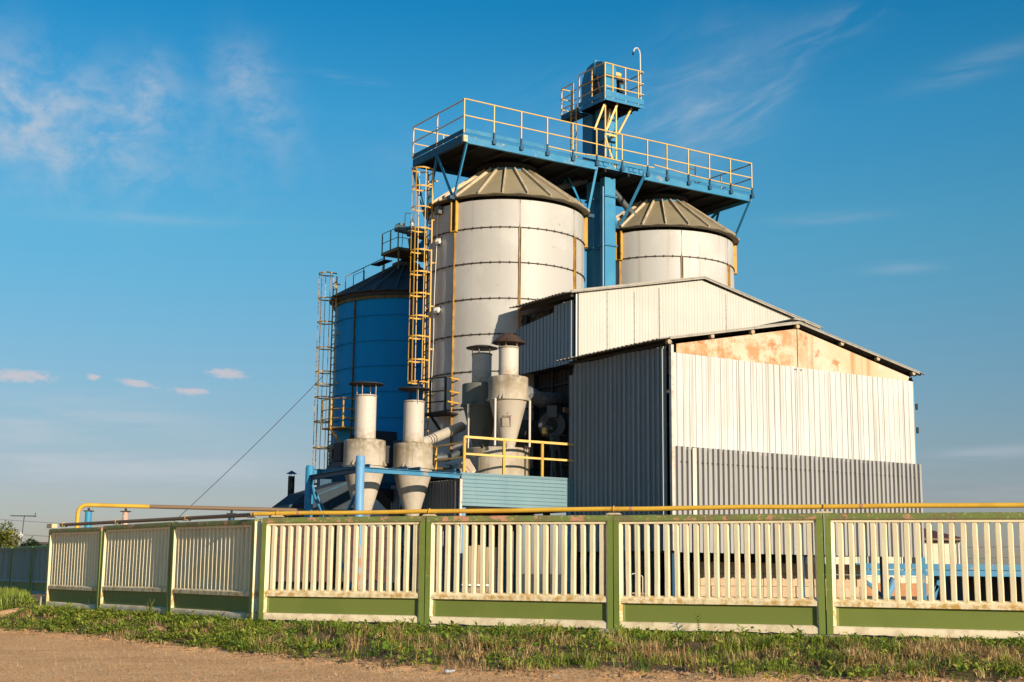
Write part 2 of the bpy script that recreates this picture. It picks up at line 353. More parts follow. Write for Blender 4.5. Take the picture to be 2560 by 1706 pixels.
    mb = MB(); mb.ring(*c, z_bot - .22, Rs - .12, Rs + .1, .24, 64); part('base_ring', mb, M['blue_dark'], t)
    for k in range(8):
        a = 22.5 + 45*k; mb = MB(); mb.bar(pol(c, Rs - .05, a, .5), pol(c, Rs - .05, a, z_bot - .2), .2)
        part('leg', mb, M['blue_dark'], t)
    return t
S1, S2, S3 = (1.52, 11.5), (9.02, 11.5), (1.52, 19.5)
silo('tall white silo standing in front of the blue silo, behind the caged yellow ladder', S1, M['silo_white'], M['roof_grey'], 14.95, 5.2,
     [7.3, 8.62, 9.95, 11.24, 12.55, 13.84], (1.06, 16.56), M['strip'], (-161.7, -35))
silo('white silo partly hidden behind the upper shed roof, below the small roof ladder', S2, M['silo_white'], M['roof_grey'], 14.92, 5.2,
     [7.3, 8.62, 9.95, 11.24, 12.52, 13.79], (1.06, 16.54), M['strip'], (-161.7, -35))
silo('blue silo with a dark ribbed roof, lower than the white ones', S3, M['silo_blue'], M['roof_dark'], 12.85, 6.75,
     [7.7, 8.75, 9.8, 10.83, 11.88], (.5, 14.45), M['olive'], (), blue=True)
mb = MB(); mb.ring(*S3, 12.56, 2.93, 3.02, .12, 96)
part('top_band', mb, M['olive'], [o for o in COL.objects if o.name.startswith('grain_silo')][-1] if False else bpy.data.objects['grain_silo.002'])

# ------------------------------------------------------------------ roof platform over the two white silos
X0, X1, Y0, Y1, ZD = -1.62, 12.27, 9.5, 13.3, 16.98
def railing(parent, runs, z0, ztop, mids, posts, m, rp=.024, name='rail'):
    """runs: polyline of (x,y); posts: list of (x,y); every rail and post is a part"""
    for zz in [ztop] + mids:
        pts = []
        for a, b in zip(runs[:-1], runs[1:]):
            k = 6
            for i in range(k + (b == runs[-1])):
                q = i/k; j = random.uniform(-.012, .012) if 0 < i < k else 0
                pts.append((a[0] + (b[0] - a[0])*q, a[1] + (b[1] - a[1])*q, zz + j))
        mb = MB(); mb.tube(pts, rp*(1 if zz == ztop else .9), 6); r = part(name, mb, m, parent)
    for x, y in posts:
        mb = MB(); mb.bar((x, y, z0), (x, y, ztop), .042, .042, (0, 1, 0)); part('rail_post', mb, m, parent)
t = thing('roof_platform', 'long blue steel platform with yellow railings across the tops of two white silos', 'platform', PLANT, (X0, Y0, 15))
mb = MB(); mb.box(X0 + .02, X1 - .02, Y0 + .1, Y1 - .1, 17.0, 17.06); part('deck', mb, M['deck_dark'], t)
for x in np.arange(X0 + .8, X1 - .3, 1.12):
    mb = MB(); mb.box(x - .05, x + .05, Y0 + .08, Y1 - .08, 16.86, 16.995); part('joist', mb, M['deck_dark'], t)
mb = MB()
for a, b in ((X0 + .16, 4.33), (6.6, X1 - .12)):
    mb.box(a, b, Y0 + .035, Y0 + .075, 16.86, 17.12); mb.box(a, b, Y0 + .0, Y0 + .11, 16.84, 16.859); mb.box(a, b, Y0 + .02, Y0 + .11, 17.121, 17.135)
mb.box(4.36, 6.57, Y0 + .09, Y0 + .13, 17.0, 17.2)
for x in (4.42, 4.66, 5.3, 5.9, 6.1, 6.4): mb.box(x, x + .16, Y0 + .05, Y0 + .088, 17.07, 17.24)
part('front_beam', mb, M['blue'], t)
mb = MB(); mb.box(X0, X0 + .05, Y0 + .05, Y1, 16.86, 17.16); mb.box(X0 + .051, X0 + .12, Y0 + .05, Y1, 16.86, 16.88); part('side_beam', mb, M['blue_dark'], t)  # side away from the sun, its shade painted in darker blue
mb = MB(); mb.box(X1 - .05, X1, Y0 + .05, Y1, 16.86, 17.16); part('side_beam', mb, M['blue'], t)
mb = MB(); mb.box(X0 + .06, X1 - .06, Y1 - .06, Y1, 16.86, 17.16); part('rear_beam', mb, M['blue_dark'], t)
mb = MB(); mb.box(X0 - .02, X0 + .15, Y0 - .02, Y0 + .09, 16.88, 17.12); part('corner_block', mb, M['bracket'], t)
mb = MB()
xs = np.linspace(X0 + .06, X1, 13)
for i, (a, b) in enumerate(zip(xs[:-1], xs[1:])):
    d = random.uniform(-.012, .012); mb.box(a, b - .008, Y0 + .01 + d, Y0 + .03 + d, 17.225, 17.39 + random.uniform(-.015, .015))
part('toe_board', mb, M['blue_toe'], t)
mb = MB(); mb.box(X0, X0 + .02, Y0 + .05, Y1, 17.19, 17.36); part('toe_board', mb, M['blue_dark'], t)  # shade on this side put into the darker blue
mb = MB(); mb.box(X0 + .05, X1 - .05, Y1 - .03, Y1 - .01, 17.19, 17.36); part('toe_board', mb, M['blue_dark'], t)
fx = [-1.62, -.35, .84, 2.0, 3.17, 4.29, 5.51, 6.76, 7.74, 8.84, 9.95, 11.08, 12.25]
railing(t, [(X0, Y0), (X1, Y0)], 17.2, 18.48, [17.86], [(x, Y0 - .0) for x in fx], M['rail'])
for pts in ([(2.05, Y0, 17.36), (3.2, Y0, 17.34), (3.75, Y0, 17.35)], [(3.8, Y0, 17.36), (4.3, Y0, 17.40), (5.6, Y0, 17.38), (7.1, Y0, 17.40)], [(7.1, Y0, 17.52), (9, Y0, 17.42), (X1, Y0, 17.36)]):
    mb = MB(); mb.tube(pts, .021, 6); part('low_rail', mb, M['rail'], t)
railing(t, [(X0, Y0), (X0, Y1)], 17.2, 18.46, [17.84], [(X0, 11.45), (X0, Y1)], M['rail'])
railing(t, [(X1, Y0), (X1, Y1)], 17.2, 18.46, [17.84], [(X1, 11.4), (X1, Y1)], M['yellow_worn'])
railing(t, [(X0, Y1), (4.4, Y1)], 17.2, 18.40, [17.80], [(x, Y1) for x in (-.3, 1.2, 2.7, 4.4)], M['rail'])
railing(t, [(6.6, Y1), (X1, Y1)], 17.2, 18.40, [17.80], [(x, Y1) for x in (6.6, 8.4, 10.2)], M['rail'])
for x in fx[1:]:
    mb = MB(); mb.bar((x, Y0 - .03, 17.02), (x, Y0 - .03, 17.42), .06, .05, (0, 1, 0)); mb.box(x - .06, x + .08, Y0 - .07, Y0 - .002, 16.99, 17.14)
    part('post_bracket', mb, M['blue_dark'], t)
def bk(c, a, dz=0): return pol(c, 3.06, a, 15.02 + dz)
br = [(bk(S1, -161.7), (X0 + .16, Y0 + .06, 16.86)), (bk(S1, -161.7), (X0 + .03, 11.44, 16.86)),
      (bk(S1, 146), (X0 + .05, 11.5, 16.86)), (bk(S1, 146), (X0 + .05, Y1 - .05, 16.86)),
      (bk(S1, -35), (4.36, Y0 + .06, 17.0)), (bk(S1, -35), (4.2, 11.2, 16.9)), (bk(S1, 35), (4.2, 11.4, 16.9)), (bk(S1, 40), (4.3, Y1 - .1, 16.9)),
      (bk(S2, -161.7), (6.62, Y0 + .06, 17.0)), (bk(S2, -161.7), (6.1, 11.3, 16.9)), (bk(S2, 146), (6.2, 11.5, 16.9)),
      (bk(S2, -18), (X1 - .12, Y0 + .06, 16.86)), (bk(S2, 10), (X1 - .1, 11.5, 16.86)), (bk(S2, 42), (X1 - .1, 11.6, 16.86)), (bk(S2, 42), (X1 - .1, Y1 - .06, 16.86))]
for p, q in br:
    mb = MB(); mb.angle(p, q, .10, .016); part('brace', mb, M['blue_clean'], t)
for c, a in ((S1, -161.7), (S1, -35), (S2, -161.7), (S2, -18)):
    mb = MB(); p = pol(c, 3.1, a, 14.93); mb.box(p[0] - .2, p[0] + .2, p[1] - .12, p[1] + .12, 14.97, 15.1); part('foot_plate', mb, M['blue_dark'], t)
# cables and pipe under the deck
mb = MB(); mb.tube([(X0 + .4, 12.6, 17.06), (X0 + .4, 12.6, 17.55), (X0 + .5, 12.55, 17.68), (X0 + .62, 12.5, 17.7), (X0 + .74, 12.45, 17.6), (X0 + .76, 12.45, 17.35)], .02, 6)
solo('vent_hook', mb, M['pipe_post'], 'thin bent pipe hook rising above the corner of the long platform', 'vent pipe', PLANT, (X0 + .4, 12.6, 17.06))
mb = MB()
for x in (11.0, 11.36): mb.bar((x, 12.0, 17.06), (x, 12.0, 18.78 + (x > 11.2)*.12), .04)
for z in (17.4, 17.85, 18.3, 18.68): mb.bar((11.0, 12.0, z), (11.36, 12.0, z), .035)
solo('roof_ladder', mb, M['olive'], 'short brown ladder poking up behind the railing of the long platform', 'ladder', PLANT, (11.0, 12.0, 17.06))
mb = MB(); mb.tube([(5.75, 10.9, 16.95), (6.9, 10.75, 15.85), (7.6, 10.9, 15.35)], .13, 12)
solo('grain_spout', mb, M['fan_grey'], 'grey sloping spout under the platform running to the silo by the upper shed', 'spout', PLANT, (5.75, 10.9, 15.35), 'grain spouts under the platform')
mb = MB(); mb.tube([(5.0, 11.2, 16.95), (3.4, 11.3, 16.3), (2.6, 11.4, 16.1)], .13, 12)
solo('grain_spout', mb, M['fan_grey'], 'dark spout under the platform running to the silo behind the caged ladder', 'spout', PLANT, (5.0, 11.2, 16.1), 'grain spouts under the platform')

# ------------------------------------------------------------------ bucket elevator
U0, U1 = 5.13, 5.64
t = thing('bucket_elevator', 'blue bucket elevator column between two white silos with an arched head on top', 'bucket elevator', PLANT, (5.38, 10.6, .5))
mb = MB(); mb.box(U0, U1, 10.1, 10.42, .5, 16.84); part('leg_casing', mb, M['blue_clean'], t)
mb = MB(); mb.box(U0, U1, 10.85, 11.3, .5, 16.84); part('leg_casing', mb, M['blue_clean'], t)
mb = MB(); mb.box(U0 + .01, U1 - .01, 10.12, 10.75, 17.07, 20.34); part('leg_casing', mb, M['blue_clean'], t)
mb = MB(); mb.box(U0 + .01, U1 - .01, 10.95, 11.6, 17.07, 20.34); part('leg_casing', mb, M['blue_clean'], t)
for z in (16.1, 14.15, 11.8):
    for y0, y1 in ((10.04, 10.48), (10.79, 11.36)):
        mb = MB(); mb.box(U0 - .06, U1 + .06, y0, y1, z - .035, z - .004); mb.box(U0 - .06, U1 + .06, y0, y1, z + .004, z + .035); part('flange', mb, M['blue'], t)
for z in (18.3, 19.2):
    mb = MB(); mb.box(U0 - .04, U1 + .04, 10.06, 10.8, z, z + .05); part('flange', mb, M['blue_dark'], t)
mb = MB(); mb.tube([(U0 - .16, 10.0, 11), (U0 - .16, 10.0, 16.4)], .03, 8); part('conduit', mb, M['blue_pale'], t)
prof = [(10.05, 20.34), (10.05, 21.3), (10.12, 21.48), (10.28, 21.62), (10.5, 21.7), (10.75, 21.73), (11.0, 21.72), (11.2, 21.66), (11.42, 21.5), (11.56, 21.28), (11.64, 21.0), (11.64, 20.34)]
mb = MB(); mb.extr([(U0 - .02, y, z) for y, z in prof], (U1 - U0 + .04, 0, 0)); head = part('head_casing', mb, M['blue_clean'], t)
mb = MB(); mb.extr([(U0 - .06, y, z) for y, z in ((10.66, 21.0), (10.7, 21.82), (10.74, 21.82), (10.78, 21.0))], (U1 - U0 + .12, 0, 0)); part('head_flange', mb, M['blue'], head)
mb = MB(); mb.box(U0 - .05, U1 + .05, 10.0, 11.69, 20.98, 21.04); part('head_flange', mb, M['blue_dark'], head)
mb = MB(); mb.lathe(0, 0, [(.0, 0), (.16, 0), (.16, .14), (.05, .16)], 20); mb.v = [(U0 - .02 - z, 10.55 + x, 20.95 + y) for x, y, z in mb.v]; part('bearing', mb, M['black'], t)
mb = MB(); mb.extr([(U0 - .12, 10.2, 20.02), (U0 - .12, 10.75, 20.02), (U0 - .12, 10.68, 21.05), (U0 - .12, 10.5, 21.1)], (.09, 0, 0)); part('belt_guard', mb, M['black'], t)
mb = MB(); mb.box(5.74, 5.98, 9.95, 10.12, 20.42, 20.78); part('control_box', mb, M['black'], t)
mb = MB(); mb.box(5.79, 5.93, 9.93, 9.949, 20.5, 20.7); part('control_panel', mb, M['blue_clean'], t)
mb = MB(); mb.lathe(0, 0, [(.0, 0), (.1, 0), (.11, .05), (.11, .26), (.07, .3), (0, .3)], 20); mb.v = [(5.72 + z, 10.25 + x, 21.2 + y) for x, y, z in mb.v]; part('motor', mb, M['rail'], t)
mb = MB(); mb.box(5.72, 6.05, 10.1, 10.4, 20.9, 21.07); part('motor_base', mb, M['black'], t)
# head platform with its braces
PX0, PX1, PY0, PY1 = 4.56, 6.45, 9.32, 11.03
t = thing('head_platform', 'small blue service platform with yellow railings around the elevator head', 'platform', PLANT, (5.4, 10.2, 17.06))
mb = MB(); mb.box(PX0, PX1, PY0, PY1, 19.72, 19.77); part('deck', mb, M['deck_dark'], t)
for y in (9.6, 10.0, 10.9):
    mb = MB(); mb.box(PX0 + .05, PX1 - .05, y, y + .06, 19.62, 19.718); part('joist', mb, M['deck_dark'], t)
mb = MB(); mb.box(PX0, PX1, PY0 - .022, PY0 - .002, 19.79, 20.02); mb.box(PX0, PX1, PY0 - .03, PY0 - .001, 19.64, 19.76); part('toe_board', mb, M['blue'], t)
mb = MB(); mb.box(PX0 - .022, PX0 - .002, PY0, PY1, 19.79, 20.0); mb.box(PX0 - .03, PX0 - .001, PY0, PY1, 19.62, 19.75); part('toe_board', mb, M['blue'], t)
mb = MB(); mb.box(PX1 + .002, PX1 + .022, PY0, PY1, 19.79, 20.0); part('toe_board', mb, M['blue'], t)
railing(t, [(PX0, PY1), (PX0, PY0), (PX1, PY0)], 19.7, 21.15, [20.66, 20.22], [(PX0, PY1), (PX0, 10.18), (PX0, PY0), (4.93, PY0), (5.55, PY0), (6.18, PY0)], M['rail'])
railing(t, [(PX1, PY0), (PX1, PY1)], 19.7, 21.13, [20.66, 20.22], [(PX1, PY1)], M['yellow_worn'])
mb = MB(); mb.box(PX0 - .0, 5.05, PY1 + .03, 12.25, 19.6, 19.64); mb.box(PX0 - .02, PX0 - .001, PY1 + .03, 12.25, 19.6, 19.83); part('rear_landing', mb, M['blue_dark'], t)
railing(t, [(PX0, 11.45), (PX0, 12.25), (5.05, 12.25), (5.05, 11.9)], 19.64, 20.95, [20.52, 20.08], [(PX0, 11.45), (5.05, 12.25), (PX0, 12.25)], M['rail'])
for p, q in (((4.8, 9.62, 17.07), (4.8, 9.62, 19.62)), ((5.33, 9.62, 17.07), (5.33, 9.62, 19.62)), ((4.8, 9.62, 18.54), (5.28, 9.5, 19.72)), ((4.84, 9.72, 18.54), (5.3, 10.0, 19.62)),
             ((5.36, 9.62, 18.48), (6.05, 9.62, 19.7)), ((4.3, 9.7, 18.5), (4.72, 9.62, 19.6)), ((4.8, 9.62, 18.42), (5.33, 9.62, 18.42)), ((4.8, 9.62, 18.3), (5.3, 9.62, 17.1)), ((5.33, 9.62, 18.46), (5.33, 10.1, 18.46))):
    mb = MB(); mb.angle(p, q, .06, .014); part('brace', mb, M['rail'], t)
mb = MB()
for y in (11.15, 11.5): mb.tube([(PX0 - .06, y, 17.07), (PX0 - .06, y, 20.0)], .024, 6)
for k in range(10): mb.tube([(PX0 - .06, 11.15, 17.3 + k*.27), (PX0 - .06, 11.5, 17.3 + k*.27)], .014, 6)
solo('access_ladder', mb, M['yellow_worn'], 'ladder climbing from the long platform to the small head platform', 'ladder', PLANT, (PX0, 11.3, 17.07))
mb = MB(); mb.tube([(PX1 - .03, 9.45, 19.8), (PX1 - .06, 9.45, 21.9), (PX1 - .09, 9.45, 22.05), (PX1 - .19, 9.45, 22.16), (PX1 - .3, 9.45, 22.13), (PX1 - .37, 9.45, 22.03), (PX1 - .39, 9.45, 21.95)], .024, 8)
t = thing('lamp_pole', 'thin hooked lamp pole at the corner of the head platform', 'lamp pole', PLANT, (PX1 - .03, 9.45, 19.8))
part('pole', mb, M['pipe_post'], t); mb = MB(); mb.tube([(PX1 - .39, 9.45, 21.96), (PX1 - .42, 9.45, 21.84)], [.03, .045], 8); part('lamp', mb, M['black'], t)

# ------------------------------------------------------------------ caged ladders
def cage_ladder(label, c, z0, z1, zc0, zc1, hoops, m, rung, extra_top=0.):
    a = 171; er = Vector((math.cos(R(a)), math.sin(R(a)), 0)); et = Vector((-er.y, er.x, 0)); cc = Vector((c[0], c[1], 0))
    b = cc + er*3.12; hw = .25
    t = thing('caged_ladder', label, 'ladder', PLANT, (b.x, b.y, z0))
    for s_ in (-1, 1):
        mb = MB(); p = b + et*s_*hw; mb.bar(p + Vector((0, 0, z0)), p + Vector((0, 0, z1)), .045, .05, er); part('stringer', mb, m, t)
    mb = MB(); n = int((z1 - z0)/.29)
    for k in range(n):
        z = z0 + .2 + k*.29; mb.bar(b - et*hw + Vector((0, 0, z)), b + et*hw + Vector((0, 0, z)), .026)
    part('rungs', mb, rung, t)
    rad = .36
    def hp(phi, z): return b + er*(.34 + rad*math.cos(phi)) + et*(rad*math.sin(phi)) + Vector((0, 0, z))
    for z in hoops:
        pts = [b + et*-hw + Vector((0, 0, z))] + [hp(R(p), z + random.uniform(-.006, .006)) for p in range(-130, 131, 20)] + [b + et*hw + Vector((0, 0, z))]
        mb = MB()
        for p, q in zip(pts[:-1], pts[1:]): mb.bar(p, q, .012, .052)
        part('cage_hoop', mb, m, t)
    for phi in (-95, -35, 35, 95):
        mb = MB(); mb.bar(hp(R(phi), zc0), hp(R(phi), zc1), .045 if abs(phi) < 90 else .025, .012, hp(R(phi), 0) - (b + er*.34)); part('cage_strap', mb, m, t)
    for z in hoops[::2]:
        mb = MB()
        for s_ in (-1, 1): mb.bar(b + et*s_*hw + Vector((0, 0, z - .45)), b + et*s_*hw - er*.2 + Vector((0, 0, z - .45)), .05)
        part('wall_bracket', mb, m, t)
    return t
cage_ladder('tall yellow caged ladder up the white silo to the long platform', S1, 6.2, 16.35, 8.37, 16.4, [16.4, 15.7, 14.91, 14.1, 13.28, 12.46, 11.65, 10.81, 10.06, 9.2, 8.4], M['yellow'], M['black'])
cage_ladder('rust-speckled yellow caged ladder on the outer side of the blue silo', S3, 4.05, 13.75, 5.1, 13.87, [13.86, 12.8, 11.79, 10.72, 9.71, 9.18, 8.66, 7.65, 6.58, 5.1], M['yellow_worn'], M['ring_dark'])
# landing beside the white silo's ladder
def landing(label, c, angs, r0, r1, zf, zr, m_deck, m_rail, m_post):
    t = thing('ladder_landing', label, 'landing', PLANT, pol(c, r1, sum(angs)/2, zf))
    P = [pol(c, r1, a, 0) for a in np.linspace(angs[0], angs[1], 7)]; Q = [pol(c, r0, a, 0) for a in np.linspace(angs[1], angs[0], 7)]
    mb = MB(); mb.extr([(p[0], p[1], zf - .06) for p in P + Q], (0, 0, .06)); part('floor', mb, m_deck, t)
    for zz in (zf + .35, zf + .72, zr):
        mb = MB(); mb.tube([(p[0], p[1], zz) for p in P], .022, 6); part('rail', mb, m_rail, t)
    r = t
    for i in (0, 3, 6):
        mb = MB(); mb.bar((P[i][0], P[i][1], zf - .06), (P[i][0], P[i][1], zr), .06, .06, (0, 1, 0)); part('rail_post', mb, m_post, r)
    for zz in (zf + .35, zf + .72, zr):
        mb = MB(); mb.bar((P[-1][0], P[-1][1], zz), pol(c, r0, angs[1], zz), .05); part('end_rail', mb, M['yellow'], r)
    mb = MB(); mb.bar((P[3][0], P[3][1], zf - .07), pol(c, r0, (angs[0] + angs[1])/2, zf - .85), .07); part('knee_brace', mb, m_deck, t)
    return t
landing('dark landing with yellow end rails wrapped round the foot of the white silo ladder', S1, (182, 204), 2.97, 3.75, 7.16, 8.36, M['black'], M['black'], M['black'])
landing('yellow landing on the blue silo beside the rust-speckled ladder', S3, (180, 202), 2.97, 3.7, 7.32, 8.46, M['yellow'], M['yellow'], M['yellow'])
# floodlights, junction box and cable on the white silo
def on_silo(c, a, z, r=2.96): return pol(c, r, a, z)
for z, lab in ((13.57, 'white boxy floodlight on the white silo, the upper one beside the cable'), (11.0, 'white boxy floodlight on the white silo, the lower one beside the cable')):
    t = thing('floodlight', lab, 'floodlight', PLANT, on_silo(S1, 182, z), 'floodlights on the white silo')
    p = Vector(on_silo(S1, 182, z)); er = Vector((math.cos(R(182)), math.sin(R(182)), 0)); et = Vector((-er.y, er.x, 0))
    mb = MB(); mb.bar(p + er*.02 - et*.09, p + er*.02 + et*.09, .02, .3); part('mount_plate', mb, M['fan_grey'], t)
    mb = MB(); mb.bar(p + er*.05 + et*.03 + Vector((0, 0, .07)), p + er*.17 + et*.09 + Vector((0, 0, -.07)), .17, .12); part('housing', mb, M['white'], t)
    mb = MB(); mb.bar(p + er*.174 + et*.092 + Vector((0, 0, -.073)), p + er*.184 + et*.097 + Vector((0, 0, -.083)), .14, .09); part('glass', mb, M['lamp_glass'], t)
mb = MB(); p = on_silo(S1, 182, 14.85, 3.02); mb.box(p[0] - .12, p[0] + .06, p[1] - .16, p[1] + .16, 14.6, 14.88)
solo('junction_box', mb, M['fan_grey'], 'grey junction box under the eave of the white silo above the hanging cable', 'junction box', PLANT, (p[0], p[1], 14.6))
mb = MB(); pts = [on_silo(S1, 182, 14.6, 3.05)] + [on_silo(S1, 179 - k*.35 + .5*math.sin(k), 14.5 - k*.6, 3.0) for k in range(13)]; mb.tube(pts, .014, 6)
solo('power_cable', mb, M['white'], 'pale cable hanging down the side of the white silo past two floodlights', 'cable', PLANT, (pts[0][0], pts[0][1], 7.0))

# ------------------------------------------------------------------ top of the blue silo
t = thing('silo_drive', 'grey geared motor drive with a blue spout on the roof of the blue silo', 'motor', PLANT, (1.15, 18.6, 14.95))
def cylx(mb, p, d, L_, r, n=20):
    p = Vector(p); d = Vector(d).normalized(); mb.tube([p, p + d*.02, p + d*(L_ - .02), p + d*L_], [r*.85, r, r, r*.85], n); return mb
d = Vector((.75, -.5, -.22)).normalized()
mb = MB(); cylx(mb, (.55, 18.75, 15.95), d, .55, .17); part('motor', mb, M['motor'], t)
mb = MB(); cylx(mb, Vector((.55, 18.75, 15.95)) + d*.56, d, .75, .24); part('gearbox', mb, M['motor'], t)
mb = MB(); mb.tube([(1.25, 18.5, 15.55), (1.45, 18.6, 15.1), (1.5, 18.8, 14.85)], [.2, .26, .3], 14); part('hood', mb, M['motor'], t)
mb = MB(); mb.bar((1.9, 18.4, 15.6), (1.45, 18.5, 14.95), .22, .22); part('spout', mb, M['silo_blue'], t)
mb = MB(); mb.box(.7, .95, 18.6, 18.85, 16.02, 16.16); part('terminal_box', mb, M['motor'], t)
mb = MB(); mb.tube([(.85, 18.65, 15.9), (.86, 18.65, 15.4), (.8, 18.6, 14.97)], .014, 5); part('cable', mb, M['wire'], t)
t = thing('drive_platform', 'small brown platform with thin railing around the drive on the blue silo', 'platform', PLANT, (1.4, 18.6, 14.5))
mb = MB(); mb.box(.25, 2.4, 17.9, 19.4, 14.80, 14.92); part('deck', mb, M['olive'], t)
railing(t, [(.27, 19.35), (.27, 17.92), (1.2, 17.92)], 14.9, 15.75, [15.33], [(.27, 19.35), (.27, 18.6), (.27, 17.92), (1.2, 17.92)], M['olive'], .016)
for x, y in ((.35, 18.0), (2.2, 18.0), (.35, 19.3)):
    mb = MB(); mb.bar((x, y, 14.0), (x, y, 14.8), .06); part('leg', mb, M['olive'], t)
mb = MB(); mb.box(-.15, .22, 18.3, 19.5, 14.36, 14.40); part('step', mb, M['black'], t)
t = thing('bracket_lamp', 'old hanging lamp on a bent bracket over the blue silo drive', 'lamp', PLANT, (.98, 18.5, 15.8))
mb = MB(); mb.tube([(.88, 18.5, 15.9), (.88, 18.5, 16.5), (.9, 18.5, 16.57), (.96, 18.5, 16.6), (1.14, 18.5, 16.6), (1.2, 18.5, 16.56), (1.22, 18.5, 16.46)], .02, 8); part('bracket', mb, M['motor'], t)
mb = MB(); mb.lathe(1.22, 18.5, [(.03, 16.46), (.05, 16.4), (.05, 16.32), (.09, 16.24), (.09, 16.2)], 16); part('lamp_body', mb, M['motor'], t)
mb = MB(); mb.lathe(1.22, 18.5, [(.07, 16.2), (.075, 16.1), (.05, 16.02), (.01, 16.0)], 16); part('lamp_glass', mb, M['lamp_glass'], t)
# roof rail on the blue silo
t = thing('roof_handrail', 'thin handrail climbing the dark roof of the blue silo', 'handrail', PLANT, pol(S3, 3.0, 176, 12.95))
q0, q1, q2, q3 = pol(S3, 2.75, 176, 13.1), pol(S3, 2.75, 176, 13.78), pol(S3, 1.1, 176, 14.75), pol(S3, 1.1, 176, 14.1)
mb = MB(); mb.tube([q0, q1, q2, q3], .02, 6); part('rail', mb, M['olive'], t)
mb = MB(); q4 = pol(S3, 1.95, 176, 13.6); q5 = pol(S3, 1.95, 176, 14.25); mb.tube([q4, q5], .02, 6); part('post', mb, M['olive'], t)
q0, q1, q2, q3 = pol(S3, 2.75, 190, 13.1), pol(S3, 2.75, 190, 13.72), pol(S3, 2.2, 190, 14.0), pol(S3, 2.2, 190, 13.4)
mb = MB(); mb.tube([q0, q1, q2, q3], .018, 6); part('rail', mb, M['blue_dark'], t)

# ------------------------------------------------------------------ near shed
UZ = Vector((0, 0, 1)); UX = Vector((1, 0, 0)); UY = Vector((0, 1, 0))
t = thing('metal_shed', 'near metal shed with bright upper sheets, grey lower sheets and a rusty gable', 'shed', PLANT, (0, 0, .5))
mb = MB(); mb.corr((.12, -.02, 0), UX, 10.43, UZ, -UY, 5.24, 8.13, .245, .022, .40, .56, .006, .3, 3)
front = part('front_sheet', mb, M['zinc_bright'], t)
mb = MB(); mb.corr((.06, -.04, 0), UX, 10.62, UZ, -UY, 2.26, 5.34, .2, .085, .44, .47, .008, .12, 5)
part('lower_sheet', mb, M['zinc_grey'], t)
for x in (1.35, 2.57, 3.8, 5.03, 6.5, 7.47, 8.95):
    mb = MB(); mb.box(x, x + .012, -.047, -.041, 5.26, 8.1); part('sheet_joint', mb, M['ring_dark'] if x in (5.03, 2.57, 7.47) else M['zinc_grey'], front)
mb = MB(); mb.box(.72, .86, -.135, -.112, 2.26, 5.3); part('cover_strip', mb, M['house_wall'], t)
mb = MB(); mb.corr((.2, -.106, 4.885), UX, 10.3, UZ, -UY, 0, .022, .2, .006, .6, .3, .002)
part('screw_row', mb, M['ring_dark'], t)
mb = MB(); mb.extr([(.24, -.01, 8.14), (10.3, -.01, 8.12), (10.36, -.01, 8.28), (5.2, -.01, 9.38), (.24, -.01, 8.40)], (0, .03, 0))
g = part('gable', mb, M['rust_gable'], t)
mb = MB(); mb.box(5.185, 5.205, -.025, -.011, 8.06, 9.36); mb.box(1.9, 1.906, -.014, -.0105, 8.14, 8.74); mb.box(8.1, 8.106, -.014, -.0105, 8.13, 8.74); part('joint', mb, M['ring_dark'], g)
mb = MB(); mb.box(5.02, 5.36, -.03, -.012, 8.04, 8.075); part('bracket', mb, M['ring_dark'], g)
mb = MB(); mb.box(-.04, .06, -.10, 0, 2.3, 8.34); part('corner_post', mb, M['post_worn'], t)
mb = MB(); mb.box(10.56, 10.62, 0, .06, 5.3, 8.2); part('corner_post', mb, M['blue'], t)
mb = MB()
def shed_top(tt): return 8.44 - .018*tt
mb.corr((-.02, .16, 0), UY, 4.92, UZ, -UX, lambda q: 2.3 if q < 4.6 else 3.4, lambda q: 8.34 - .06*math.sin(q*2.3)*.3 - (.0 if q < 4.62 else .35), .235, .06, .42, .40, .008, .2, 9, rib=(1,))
part('side_sheet', mb, [M['zinc_shed'], M['zinc_lit_side']], t)
mb = MB(); mb.corr((10.64, .1, 0), UY, 4.9, UZ, UX, 2.3, 8.3, .235, .05, .34, .3, .008, .1, 10); part('side_sheet', mb, M['zinc_shed'], t)
for z in (7.2, 6.4):
    mb = MB(); mb.box(10.7, 10.8, .04, .14, z, z + .2); part('wall_bracket', mb, M['black'], t)
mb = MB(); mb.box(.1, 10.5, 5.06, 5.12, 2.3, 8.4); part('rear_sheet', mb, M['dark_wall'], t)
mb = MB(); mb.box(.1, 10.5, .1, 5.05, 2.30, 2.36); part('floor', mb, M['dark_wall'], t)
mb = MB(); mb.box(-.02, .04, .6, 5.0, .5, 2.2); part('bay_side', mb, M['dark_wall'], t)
for x in (.12, 5.3, 10.5):
    for y in (.12 if x < 10 else 1.6, 4.95):
        mb = MB(); mb.box(x - .05, x + .05, y - .05, y + .05, .5, 2.299); part('support_post', mb, M['blue_dark'], t)
